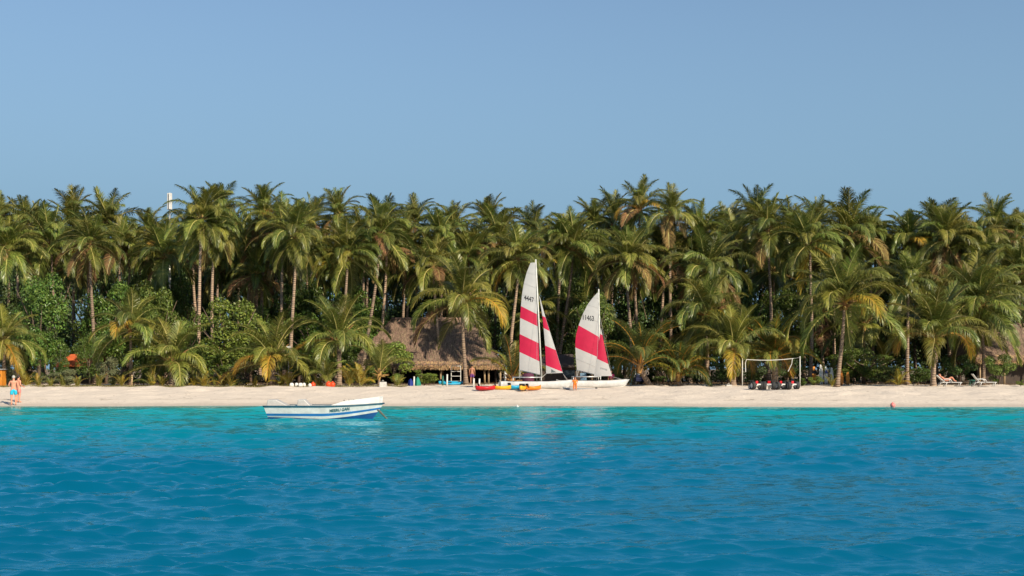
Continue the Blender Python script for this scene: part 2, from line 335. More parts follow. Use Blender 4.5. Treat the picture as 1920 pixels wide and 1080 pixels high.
# ------------------------------------------------------------------ palms
FL = 4.4
ECL = [87, 78, 67, 54, 38, 18, -10, -44]; BCL = [22, 40, 62, 92, 108, 100, 70, 40]
def frond_mesh(e0, bend, seed, N=80, lw=.05, droop=1.0, ll=1.0):
    rs = np.random.RandomState(seed); K = 14; s = np.linspace(0, 1, K + 1)
    ang = np.radians(np.maximum(e0 - bend * s ** 1.65, -88)); side = np.cumsum(rs.normal(0, .05, K + 1))
    P = np.zeros((K + 1, 3))
    for i in range(K):
        a = (ang[i] + ang[i + 1]) / 2; P[i + 1] = P[i] + FL / K * np.array([math.cos(a), side[i] * .8, math.sin(a)])
    b = MB(); b.tube([P[i] for i in range(K + 1)], [.06 * (1 - .8 * q) + .006 for q in s], 4, 1, False)
    V = []; Fc = []
    for i in range(N):
        q = .13 + .87 * (i + .5) / N; k = min(int(q * K), K - 1); fr = q * K - k
        base = P[k] * (1 - fr) + P[k + 1] * fr; T = (P[k + 1] - P[k]); T /= np.linalg.norm(T); S = np.cross([0, 0, 1.0], T)
        S = np.array([0, 1.0, 0]) if np.linalg.norm(S) < .05 else S / np.linalg.norm(S); Nn = np.cross(T, S)
        ln = ll * (.95 * math.sin(math.pi * min(.97, .16 + .80 * q)) ** .7 + .10) * rs.uniform(.82, 1.1)
        for sg in (-1, 1):
            if rs.rand() < .05: continue
            a = R(28 + 40 * q ** 1.5 + rs.normal(0, 6)); d = S * sg * math.cos(a) + T * math.sin(a) + Nn * rs.uniform(.1, .38) ; d /= np.linalg.norm(d)
            pts = [base]; g = droop * rs.uniform(.45, .95)
            for j in range(3):
                pts.append(pts[-1] + d * ln / 3); d = d + np.array([0, 0, -g * (.5 + .5 * j)]); d /= np.linalg.norm(d)
            w_ = T - np.dot(T, pts[1] - base) * (pts[1] - base) / (ln / 3) ** 2; w_ = w_ / (np.linalg.norm(w_) + 1e-6)
            n0 = len(V)
            for j, ww in enumerate((.6, 1, .8)): V += [pts[j] - w_ * lw * ww / 2, pts[j] + w_ * lw * ww / 2]
            V.append(pts[3]); Fc += [[n0, n0 + 1, n0 + 3, n0 + 2], [n0 + 2, n0 + 3, n0 + 5, n0 + 4], [n0 + 4, n0 + 5, n0 + 6]]
    b.add(V, Fc, 0)
    return b.me('frond', [M['frond'], M['rachis']])
FR = [[frond_mesh(ECL[c] + rnd.uniform(-5, 5), BCL[c] + rnd.uniform(-8, 8), 100 + c * 10 + k, droop=(.5, .6, .9, 1.35, 1.6, 1.6, 1.3, .8)[c] * (.85 + .2 * (k % 3)), ll=1.18) for k in range(4)] for c in range(8)]

def crown_mesh(seed):
    rs = random.Random(seed); b = MB()
    b.lathe([(.13, -.55), (.19, -.3), (.24, -.05), (.22, .2), (.12, .5), (.02, .75)], 9)
    for i in range(14):     # leaf bases and old flower stalks
        a = i * 2.4; t = rs.uniform(-.5, .5); l = rs.uniform(.35, .8)
        d = Vector((math.cos(a), math.sin(a), .6 + t)); p = Vector((math.cos(a) * .15, math.sin(a) * .15, t * .5))
        b.tube([p, p + d * l * .5, p + d * l + Vector((0, 0, -.05))], [.06, .045, .012], 5)
    return b.me('crown', [M['heart']], True)
CR = [crown_mesh(i) for i in range(4)]
nutb = MB(); nutb.ball((0, 0, 0), .14, 8, sz=1.2); NUT = nutb.me('coconut', [M['coconut']], True)
ORANGE_RIB = M['rachis_orange']

def bez(a, b, c, d, t):
    u = 1 - t; return a * u ** 3 + b * 3 * u * u * t + c * 3 * u * t * t + d * t ** 3
def palm(cx, cy, bx, Y, Rp, label, yellow=.1, young=False, dark=False, n=None, group='coconut palms of the grove', nuts=True, seed=None, low=None, dry=.0, rib=False, thick=1.0, up=None, zoff=0):
    rs = random.Random(seed if seed is not None else int(cx * 7 + cy * 13))
    X0 = gx(bx, Y); base = Vector((X0, Y + rs.uniform(-.2, .2), G(X0, Y) - .06)); top = at(cx, cy, Y)
    h = max(top.z - base.z, .3); root = empty('palm_tree', base, 0, label, 'palm tree', group)
    d = top - base; K = 18; b = MB(); pts = []; rr = []
    r0 = (.135 + .0035 * h) * thick if not young else .22 * thick
    r1 = .09 * min(thick, 1.2) if not young else .17 * thick
    c1 = Vector((d.x * rs.uniform(.25, .5) + rs.uniform(-.6, .6) * h / 12, rs.uniform(-.2, .2), h * .4)); c2 = Vector((d.x * 1.0 + rs.uniform(-.25, .25) * h / 12, 0, h * .72))
    for i in range(K + 1):
        t = i / K; pts.append(bez(Vector((0, 0, 0)), c1, c2, Vector((d.x, d.y, h)), t)); rr.append(r0 * (1 + .55 * max(0, 1 - t * 7) ** 2) * (1 - t) + r1 * t)
    b.tube(pts, rr, 9); b.build('trunk', [M['trunk']], root, True)
    L = Rp * Y / F * (1.22 if young else 1.2) / FL * rs.uniform(.86, 1.14)
    cr = link('crown', CR[rs.randrange(4)], root, (d.x, d.y, h), (rs.uniform(-.2, .2), rs.uniform(-.26, .14), 0), min(max(L * .95, .35), 1.15) * (1.25 if young else 1))
    k = cr.scale[0]
    n = n or (22 if young else rs.randrange(30, 43)); dry = dry or (rs.choice([0, 0, .1, .35]) if not young else 0); lowc = low if low is not None else (6.2 if young else 7.6); topc = up or .3
    az = rs.uniform(0, 6.28)
    for i in range(n):
        q = (i + .5) / n; cls = topc + (lowc - topc) * (q ** .8); c = max(0, min(7, int(cls + rs.uniform(-.3, .6)))); az += 2.39996 + rs.uniform(-.25, .25)
        me = FR[c][rs.randrange(4)]
        sc_ = L * rs.uniform(.86, 1.1) * (.78, .84, .9, .96, .98, 1.02, 1.06, 1.0)[c]
        o = link('frond', me, cr, (0, 0, .12 / k - .25 * q), (rs.uniform(-.12, .12), rs.uniform(-.08, .08), az), sc_ / k)
        u = rs.random()
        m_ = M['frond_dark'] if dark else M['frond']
        if c >= 6 and u < dry + .06: m_ = M['frond_dry']
        elif c >= 5 and u < yellow * (.95 if Y < 100 else .5): m_ = M['frond_yellow']
        elif c >= 3 and u < yellow * .9 + .12: m_ = M['frond_olive']
        elif u < .2: m_ = M['frond_olive']
        o.material_slots[0].link = 'OBJECT'; o.material_slots[0].material = m_
        if rib or (m_ in (M['frond_yellow'],)): o.material_slots[1].link = 'OBJECT'; o.material_slots[1].material = ORANGE_RIB
    if nuts and not young:
        for i in range(rs.randrange(4, 9)):
            a = rs.uniform(0, 6.28); link('coconut', NUT, cr, (math.cos(a) * .32 / k, math.sin(a) * .32 / k, (-.25 - rs.uniform(0, .3)) / k), (rs.random(), rs.random(), 0), 1 / k)
    return root

P = palm
MARKS = [(0, 'the orange kiosk'), (30, 'the standing couple'), (140, 'the orange tiled roof'), (212, 'the rounded grey-green shrub'), (244, 'the slender orange trunk'), (318, 'the antenna mast'), (425, 'the light green tree'), (500, 'the boat stern'), (560, 'the white foam floats'),
    (620, 'the pair of red buoys'), (676, 'the vivid orange tuft'), (718, 'the concrete mooring block'), (777, 'the folded sails'), (874, 'the hut palm trunk'), (910, 'the red kayak'), (966, 'the blue kayak'), (1010, 'the tall mast'), (1078, 'the child in orange'), (1125, 'the second mast'), (1197, 'the golf buggy'),
    (1272, 'the orange V stalks'), (1322, 'the left concrete block'), (1392, 'the left net post'), (1452, 'the beach trikes'), (1500, 'the right net post'), (1570, 'the curved front trunk'), (1620, 'the low spreading tree'), (1674, 'the floating pink buoy'), (1750, 'the stout ringed trunk'), (1785, 'the sunbather'), (1842, 'the empty lounger'), (1915, 'the right edge')]
USED = set()
def where(text, x):
    """the text with the side of a landmark of the photo that column x lies on"""
    for px_, m_ in sorted(MARKS, key=lambda q: abs(q[0] - x)):
        t_ = text + (' in line with ' if abs(px_ - x) < 12 else ' left of ' if x < px_ else ' right of ') + m_
        if t_ not in USED: USED.add(t_); return t_
    return t_
# front row on the sand edge
P(868, 566, 874, 98, 100, 'coconut palm with hanging orange-yellow frond standing before the thatched hut', .45, thick=1.15, n=26, low=7.0, seed=4)
P(1583, 566, 1568, 91.5, 100, 'front palm with curved dark trunk right of the volleyball net', .2, thick=1.1, n=28, low=6.3, seed=21)
P(1751, 634, 1749, 91, 122, 'short stout palm with ringed trunk beside the white loungers', .45, thick=1.45, n=26, low=5.2, seed=3)
P(1374, 657, 1375, 93, 82, 'short palm with yellow lower fronds left of the volleyball net', .45, young=True, thick=1.1, low=5.6)
P(1452, 668, 1452, 95, 82, 'short orange-stalked palm growing right behind the volleyball net', .4, young=True, rib=True, thick=1.2)
P(1200, 684, 1220, 92, 90, 'low leaning palm with dark curved trunk right of the second catamaran', .12, young=True, dark=True, rib=True, up=.6, low=5)
P(1272, 703, 1276, 93, 72, 'low palm with orange V-shaped stalks, dark crown, under taller palms', .2, young=True, rib=True, dark=True, up=.5, low=5)
P(511, 676, 511, 92, 90, 'short palm with stubby orange trunk behind the moored boat', .22, young=True, thick=1.25)
P(635, 640, 636, 95, 88, 'short bushy palm with dangling brown flowers behind the boat bow', .1, young=True, low=6.4)
P(244, 617, 243, 93, 88, 'short palm with slender orange trunk left of the light green tree', .08, low=6.6, n=22, nuts=False)
P(322, 680, 322, 93, 80, 'very low palm with wide green fronds beside the short orange-trunked palm', .06, young=True, up=1)
P(711, 701, 711, 91, 70, 'sapling palm with one tall upright frond before the round bush', .1, young=True, n=8, low=4, thick=.5)
P(611, 712, 611, 91, 52, 'small sapling palm beside the pair of red buoys', .05, young=True, n=10, low=4, thick=.5)
P(960, 711, 961, 89, 78, 'sapling palm with bright orange stalks beside the left catamaran sail', .75, young=True, n=9, low=4, rib=True, thick=.5)
P(1326, 590, 1326, 97, 92, 'heavy drooping palm with yellow-tipped fronds above the two concrete blocks', .3, n=30, dark=False)
P(1840, 570, 1843, 100, 92, 'wide palm with orange-brown heart above the reclined lounger', .12)
P(1703, 535, 1701, 98, 70, 'palm with straight dark trunk and orange heart left of stout short palm', .22)
P(1880, 565, 1880, 106, 58, 'palm in front of the far right thatched roof', .1, dark=True)
P(8, 640, 4, 93, 72, 'half-cropped palm with yellow frond at the left edge above the kiosk', .35, low=7)
# mid row, clearly told apart
G1 = 'tall coconut palms behind the front row'
for a in [
 (169, 452, 176, 104, 66, 'tall slender palm with pale trunk at the left, drooping star-shaped crown', .25),
 (378, 408, 371, 104, 74, 'tallest palm on the left, just right of the white antenna', .15),
 (400, 434, 408, 106, 66, 'tall palm close right of the palm beside the antenna', .15),
 (309, 478, 310, 112, 74, 'dark-crowned palm under the white antenna', .02),
 (17, 464, 12, 108, 62, 'palm at the left edge with upright yellow-green crown', .1),
 (244, 464, 240, 118, 50, 'palm with withered orange crown between two tall left palms', .5),
 (554, 440, 545, 103, 74, 'tall palm with curved trunk rising above the moored boat', .12),
 (528, 430, 536, 108, 64, 'palm whose thin trunk crosses the curved one above the boat', .1),
 (498, 396, 488, 112, 66, 'tall skyline palm second right of the antenna pair', .12),
 (472, 446, 471, 116, 56, 'dim slim palm left of the skyline palm above the boat', .08),
 (652, 474, 630, 104, 68, 'leaning palm with hanging orange dead fronds left of the hut', .4),
 (713, 436, 676, 106, 70, 'palm leaning strongly right above the hut roof left end', .15),
 (761, 450, 760, 120, 60, 'palm with straight brown trunk directly behind the hut ridge', .25),
 (826, 448, 823, 118, 60, 'palm with pale blotched trunk behind the hut palm', .12),
 (972, 482, 957, 103, 64, 'palm with yellow skirt just left of the tall catamaran sail', .5),
 (900, 470, 898, 118, 58, 'palm with flowering heart between hut palm and tall sail', .15),
 (1074, 464, 1046, 110, 68, 'leaning dark-trunked palm between the two catamaran masts', .1),
 (1176, 484, 1182, 103, 66, 'palm with golden skirt and pale trunk right of the second sail', .4),
 (1317, 436, 1318, 116, 62, 'bright leaning crown right of the highest middle skyline palm', .2),
 (1324, 504, 1330, 104, 80, 'broad shaggy palm left of the net, crown at half height', .08),
 (1439, 428, 1440, 108, 76, 'big dark skyline palm straight above the volleyball net left post', .08),
 (1520, 452, 1518, 106, 74, 'palm with orange-brown heart above the right net post', .2),
 (1594, 437, 1600, 112, 76, 'high skyline palm above the curved front trunk on the right', .15),
 (1701, 446, 1700, 112, 64, 'slim upright palm directly above the orange-hearted straight one', .25),
 (1771, 446, 1780, 110, 68, 'palm with orange coconut cluster and brown skirt on right skyline', .4),
 (1866, 424, 1868, 116, 70, 'highest palm on the far right skyline', .08),
 (1845, 496, 1850, 110, 68, 'upright palm below the highest far right palm', .1),
 (1905, 440, 1906, 118, 60, 'dark palm cut by the right edge on the skyline', .05),
 (1915, 510, 1915, 108, 62, 'drooping palm cut by the right edge above the thatched roof', .15),
 (1257, 398, 1262, 114, 68, 'highest skyline palm right of the second sail', .15),
 (1200, 388, 1204, 122, 58, 'skyline palm left of the highest middle palm', .2),
 (637, 400, 640, 120, 58, 'skyline palm above the leaning orange-skirted palm', .1),
]:
    P(a[0], a[1] + 5, *a[2:], group=G1)
# skyline behind
G2 = 'skyline palms at the back of the grove'
for x, y, Rr, lab in [
 (4, 392, 54, 'back skyline palm cropped by the left edge'), (48, 410, 50, 'back palm with thin pale trunk second from the left edge'), (74, 408, 58, 'back skyline palm with bright crown near the left edge'),
 (140, 410, 62, 'back palm with bushy crown above the star-shaped left palm'), (205, 412, 58, 'back palm with wispy dry crown left of the antenna'), (283, 424, 50, 'dark spiky back palm touching the antenna on its left'),
 (412, 388, 52, 'dark back palm peeking out behind the palm beside the antenna'), (583, 400, 58, 'back palm filling the skyline right of the boat palm'), (722, 404, 62, 'pale wide skyline palm above the hut left end'),
 (779, 408, 58, 'skyline palm with spread feathery crown above the hut ridge'), (852, 412, 50, 'small dark skyline palm above the hut palm'), (922, 408, 58, 'bushy skyline palm left of the tall sail'),
 (1004, 418, 46, 'small skyline palm straight above the tall mast'), (1060, 424, 50, 'low skyline palm right of the tall mast'), (1112, 408, 54, 'skyline palm above the second mast'), (1148, 404, 50, 'dim skyline palm just right of the second mast'),
 (1413, 400, 58, 'back skyline palm behind the big dark one above the net'), (1480, 412, 52, 'dim back palm between the net skyline palms'), (1525, 404, 58, 'spiky back skyline palm above the right net post'), (1640, 428, 52, 'back palm in the dip left of the slim upright palm'),
 (1755, 420, 60, 'back skyline palm behind the orange coconut cluster palm'), (1818, 470, 52, 'low dark back palm in the gap of the right skyline'), (1370, 430, 50, 'low back palm in the skyline dip above the concrete blocks'), (446, 440, 48, 'dark back palm between antenna pair and the boat palms')]:
    P(x, y + rnd.uniform(8, 24), x + rnd.uniform(-8, 8), rnd.uniform(126, 136), Rr * 1.08, lab, .08, dark=rnd.random() < .5, group=G2, n=34, nuts=False)
G4 = 'mid-row palms filling the grove'
for i in range(30):
    x = 20 + i * 65 + rnd.uniform(-18, 18); Y = rnd.uniform(110, 122)
    P(x, rnd.uniform(445, 520), x + rnd.uniform(-22, 22), Y, rnd.uniform(54, 72), where('mid-row coconut palm between taller neighbours', x), rnd.choice([.05, .1, .3]), dark=rnd.random() < .35, group=G4, n=32)
G3 = 'shaded palms deep in the grove'
for i in range(34):
    x = 15 + i * 57 + rnd.uniform(-22, 22); Y = rnd.uniform(118, 150)
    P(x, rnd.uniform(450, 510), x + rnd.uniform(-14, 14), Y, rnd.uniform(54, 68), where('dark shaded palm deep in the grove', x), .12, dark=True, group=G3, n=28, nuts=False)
for i in range(16):
    x = 40 + i * 122 + rnd.uniform(-40, 40); Y = rnd.uniform(106, 116)
    if x < 960 or x > 1800: continue
    P(x, rnd.uniform(565, 625), x + rnd.uniform(-8, 8), Y, rnd.uniform(62, 78), where('dark young understory palm in shade', x), .1, dark=True, group='young understory palms in shade', n=18, nuts=False)

# ------------------------------------------------------------------ broadleaf trees and shrubs
def leaf_crown(name, lobes, nleaf, size, seed, mats):
    rs = np.random.RandomState(seed); wts = np.array([l[3] * l[4] * l[5] for l in lobes]) ** .667; wts /= wts.sum(); V = []; Fc = []
    pick = rs.choice(len(lobes), nleaf, p=wts)
    for k in pick:
        cx, cy, cz, ax, ay, az = lobes[k]; d = rs.normal(size=3); d /= np.linalg.norm(d); d[2] = abs(d[2]) if rs.rand() < .45 else d[2]
        r = rs.uniform(.62, 1.08) + (rs.rand() < .06) * rs.uniform(0, .2); p = np.array([cx, cy, cz]) + d * r * np.array([ax, ay, az])
        nrm = d * .9 + rs.normal(0, .55, 3) + np.array([0, 0, .45]); nrm /= np.linalg.norm(nrm)
        t = np.cross(nrm, rs.normal(size=3)); t /= np.linalg.norm(t); b = np.cross(nrm, t); s = size * rs.uniform(.6, 1.3)
        n0 = len(V); V += [p - t * s * .5, p + b * s * .26 + nrm * s * .05, p + t * s * .5 - nrm * s * .12, p - b * s * .26 + nrm * s * .05]; Fc.append([n0, n0 + 1, n0 + 2, n0 + 3])
    return mesh(name, V, Fc, mats)
def lobes_for(seed, w_, d_, h, n, z0=.25):
    rs = random.Random(seed); out = []
    for i in range(n):
        a = rs.uniform(0, 6.28); q = rs.random() ** .5; z = z0 + (1 - z0) * rs.uniform(.08, .82); sh = math.sqrt(max(.1, 1 - ((z - .55) / .6) ** 2)); k = rs.uniform(.17, .38)
        out.append((math.cos(a) * q * w_ / 2 * sh * .75, math.sin(a) * q * d_ / 2 * sh * .75, z * h, k * w_ / 2, k * d_ / 2, k * h / 2 * .8))
    return out
def tree_trunk(seed, h, w_, r=.16):
    rs = random.Random(seed); b = MB(); b.tube([(0, 0, -.1), (rs.uniform(-.15, .15), 0, h * .25), (rs.uniform(-.3, .3), 0, h * .5)], [r * 1.3, r, r * .7], 8)
    for i in range(7):
        a = i * .9 + rs.random(); z = h * rs.uniform(.15, .45); e = Vector((math.cos(a) * w_ * .38, math.sin(a) * w_ * .3, h * rs.uniform(.55, .85)))
        b.tube([(0, 0, z), e * .45 + Vector((0, 0, z * .5)), e], [r * .6, r * .4, r * .12], 6)
    return b.me('trunk', [M['bark']], True)
TV = []
for i in range(6): TV.append((leaf_crown('crown', lobes_for(40 + i, 7, 5, 8, 26, .15), 9000, .25, 60 + i, M['leaf']), tree_trunk(i, 8, 7)))
SV = []
for i in range(4): SV.append((leaf_crown('crown', lobes_for(80 + i, 3, 2.4, 2.6, 15, .05), 4500, .13, 90 + i, M['leaf']), tree_trunk(20 + i, 2.4, 2.6, .06)))
def broad(x, Y, wpx, hpx, label, kind='leaf', name='broadleaf_tree', group='broadleaf trees among the palms', var=None, sink=0, depth=None, cat='tree'):
    lib, (bw, bd, bh) = (TV, (7, 5, 8)) if name.endswith('tree') else (SV, (3, 2.4, 2.6))
    i = var if var is not None else rnd.randrange(len(lib)); g = onground(x, Y); s = Y / F
    root = empty(name, g + Vector((0, 0, -sink)), rnd.choice([0, 0, math.pi]) + rnd.uniform(-.3, .3), label, cat, group)
    S = (wpx * s / bw, (depth or min(wpx * s * .8, 6)) / bd, hpx * s / bh)
    o = link('crown', lib[i][0], root, scale=S); o.material_slots[0].link = 'OBJECT'; o.material_slots[0].material = M[kind]
    link('trunk' if name.endswith('tree') else 'stem', lib[i][1], root, scale=S)
    return root
B = broad
B(72, 101, 130, 215, 'dense glossy green tree at the left behind the couple', 'leaf')
B(200, 106, 130, 200, 'green tree behind the slender pale-trunked palm', 'leaf')
B(278, 110, 110, 205, 'yellow-green tree top between the short orange palm and dark palm', 'leaf_light')
B(40, 108, 130, 190, 'dark tree at the left edge above the kiosk', 'leaf_dark')
B(425, 99, 150, 180, 'light green bushy tree left of the boat palms', 'leaf_light')
B(350, 101, 90, 150, 'smaller light green tree below the palm beside the antenna', 'leaf_light')
B(470, 108, 100, 165, 'shaded green tree just left of the curved boat palm trunk', 'leaf')
B(590, 108, 140, 150, 'green tree behind the short bushy palm and boat', 'leaf')
B(690, 114, 110, 170, 'green tree at the left end of the hut roof', 'leaf')
B(168, 102.5, 56, 100, 'slim leafy tree covering the right end of the orange roof', 'leaf')
B(112, 102, 44, 84, 'slim leafy tree covering the left end of the orange roof', 'leaf')
B(182, 107, 110, 175, 'bright green tree around the pale slender trunk at the left', 'leaf')
B(300, 104, 110, 190, 'sunlit green tree behind the low wide palm', 'leaf_light')
B(530, 112, 110, 130, 'green tree filling between the boat palm trunks', 'leaf')
for x, h, k in ((500, 190, 'leaf'), (560, 200, 'leaf'), (640, 190, 'leaf'), (990, 205, 'leaf'), (1080, 215, 'leaf_dark'), (1230, 200, 'leaf_dark'), (1300, 215, 'leaf'), (1390, 205, 'leaf_dark'), (1470, 215, 'leaf'), (1560, 200, 'leaf_dark'), (1640, 210, 'leaf'), (1800, 200, 'leaf'), (1880, 210, 'leaf_dark'), (890, 205, 'leaf'), (240, 215, 'leaf'), (330, 205, 'leaf')):
    B(x, rnd.uniform(112, 118), rnd.uniform(100, 130), h, where('mid-height leafy tree between the trunks', x), k)
B(800, 130, 170, 210, 'dark tree behind the hut ridge', 'leaf_dark')
B(1110, 101, 90, 180, 'dark green leafy tree between the two sails', 'leaf')
B(1045, 112, 120, 190, 'brownish shaded tree behind the jib of the left catamaran', 'leaf_dark')
B(1170, 116, 120, 190, 'dark tree behind the second sail', 'leaf_dark')
B(1620, 100, 150, 78, 'low spreading green tree around the curved front trunk', 'leaf', depth=4)
B(1660, 114, 150, 165, 'dark tree in the shadow left of the stout short palm', 'leaf_dark')
B(1740, 112, 120, 190, 'green tree behind the stout short palm crown', 'leaf_dark')
for i in range(38):
    x = 5 + i * 52 + rnd.uniform(-25, 25); Y = rnd.uniform(122, 152)
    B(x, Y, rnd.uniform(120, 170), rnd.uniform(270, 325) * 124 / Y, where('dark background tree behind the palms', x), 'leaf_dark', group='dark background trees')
S_ = lambda x, Y, w_, h, lab, k='leaf', **kw: B(x, Y, w_, h, lab, k, name='shrub', group=kw.pop('group', 'shrubs at the sand edge'), cat='shrub', **kw)
S_(742, 95.5, 96, 86, 'round bright green bush left of the hut front', 'leaf_light', var=0)
S_(795, 94.5, 60, 34, 'low bright green shrub spilling right of the round bush', 'leaf_light')
S_(690, 95, 50, 40, 'green shrub at the left foot of the round bush', 'leaf_light')
S_(212, 92.5, 62, 58, 'pale grey-green rounded shrub by the short orange-trunked palm', 'leaf_grey', var=1)
S_(130, 92, 60, 34, 'grey-green feathery shrub below the orange roof', 'leaf_grey')
S_(98, 92, 44, 26, 'low grey-green shrub right of the couple', 'leaf_grey')
S_(15, 96, 60, 60, 'olive shrub above the orange kiosk', 'leaf_grey')
S_(270, 94, 46, 62, 'green shrub between the orange-trunked palm and the low palm', 'leaf')
S_(420, 97, 110, 70, 'green thicket under the light green tree', 'leaf')
S_(350, 95, 80, 46, 'dark thicket behind the low wide palm', 'leaf_dark')
S_(460, 93.5, 90, 50, 'olive thicket left of the stubby palm behind the boat', 'leaf_grey')
S_(580, 97, 100, 66, 'dark thicket behind the white floats', 'leaf_dark')
S_(660, 98, 80, 72, 'green thicket behind the bushy palm', 'leaf')
S_(1528, 91, 34, 20, 'small bright green bush by the right net post', 'leaf_light')
S_(1506, 93, 30, 16, 'small dim green bush just behind the right net post', 'leaf')
S_(1872, 97, 66, 62, 'clipped dark green hedge right of the reclined lounger', 'leaf', var=2)
S_(1914, 92, 22, 14, 'tiny bright green plant at the right edge', 'leaf_light')
S_(1660, 98, 70, 52, 'dark undergrowth left of the stout short palm', 'leaf_dark')
S_(1720, 99, 60, 46, 'green undergrowth behind the stout short trunk', 'leaf')
S_(1600, 101, 50, 40, 'shaded undergrowth right of the curved trunk', 'leaf_dark')
for x in (1000, 1150, 1250, 1300, 1350, 1410, 1480, 1790, 1820, 60, 310, 530):
    S_(x + rnd.uniform(-10, 10), rnd.uniform(101, 109), rnd.uniform(60, 90), rnd.uniform(40, 70), where('shaded dark shrub beneath the palms', x), 'leaf_dark', group='dark undergrowth shrubs')

ug = []
for i in range(150):
    X = -64 + i * .87 + rnd.uniform(-.5, .5); hh = rnd.uniform(2.5, 5.5); ug.append((X, rnd.uniform(121, 126), .85 + hh * .5, 1.6, 1.5, hh * .75))
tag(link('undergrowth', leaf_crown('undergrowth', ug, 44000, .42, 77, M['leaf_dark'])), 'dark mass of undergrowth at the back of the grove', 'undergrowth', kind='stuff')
# sapling tufts with yellowing fronds along the left sand edge
TUFT = 'small yellowing palm tufts at the sand edge'
def tuft(x, Y, hpx, label, ykind=.5, n=7):
    g = onground(x, Y); root = empty('palm_tuft', g, 0, label, 'palm tuft', TUFT); L = hpx * Y / F / FL * 1.15; rs = random.Random(int(x * 31)); az = rs.uniform(0, 6)
    for i in range(n):
        c = rs.choice([0, 1, 1, 2, 2, 3]); az += 2.4
        o = link('frond', FR[c][rs.randrange(4)], root, (0, 0, -.05), (0, 0, az), L * rs.uniform(.7, 1.1)); u = rs.random()
        o.material_slots[0].link = 'OBJECT'; o.material_slots[0].material = M['frond_yellow'] if u < ykind else M['frond_olive'] if u < ykind + .3 else M['frond']
for x, h, yk, lab in [(48, 34, .9, 'orange-yellow palm tuft right beside the standing couple'), (72, 22, .3, None), (95, 18, .3, None), (118, 20, .2, None), (145, 22, .3, None), (185, 24, .3, None), (228, 26, .6, None),
        (285, 34, .5, 'yellow tuft with arching fronds under the low wide palm'), (305, 24, .7, None), (338, 20, .6, None), (365, 24, .8, None), (383, 26, .8, None), (418, 30, .85, None), (432, 24, .5, None), (478, 18, .8, None), (527, 34, .7, None), (541, 30, .8, None),
        (598, 24, .5, None), (676, 44, .95, 'vivid orange palm tuft between the red buoys and the concrete block'), (655, 40, .7, 'yellow palm tuft left of the vivid orange one'), (745, 26, .5, None), (1560, 22, .5, None), (1685, 34, .8, 'dry yellow tuft left of the stout short palm')]:
    tuft(x, rnd.uniform(90, 92), h, lab or where('small yellowing palm tuft at the sand edge', x), yk)

# dry grass and litter strips (uncountable)
def blades(name, label, x0, x1, Y0, Y1, n, h, m, seed):
    rs = np.random.RandomState(seed); V = []; Fc = []
    for i in range(n):
        X = rs.uniform(gx(x0, 90), gx(x1, 90)); Y = Y0 + (Y1 - Y0) * rs.rand() ** 1.3; z = G(X, Y); a = rs.uniform(0, 6.28); l = h * rs.uniform(.4, 1.3); w_ = .025
        d = np.array([math.cos(a), math.sin(a), 0]); t = np.array([-d[1], d[0], 0]); p = np.array([X, Y, z - .02]); n0 = len(V); up = np.array([0, 0, l * rs.uniform(.3, 1)])
        V += [p - t * w_, p + t * w_, p + up + d * l * rs.uniform(.3, 1)]; Fc.append([n0, n0 + 1, n0 + 2])
    tag(link(name, mesh(name, V, Fc, M[m])), label, 'grass', kind='stuff')
blades('dry_grass', 'strip of dry grass along the left sand edge', -60, 760, 88.3, 96, 26000, .16, 'grassm', 1)
blades('leaf_litter', 'brown leaf litter on shaded ground under the palms', -100, 2020, 97, 116, 22000, .22, 'litter', 2)

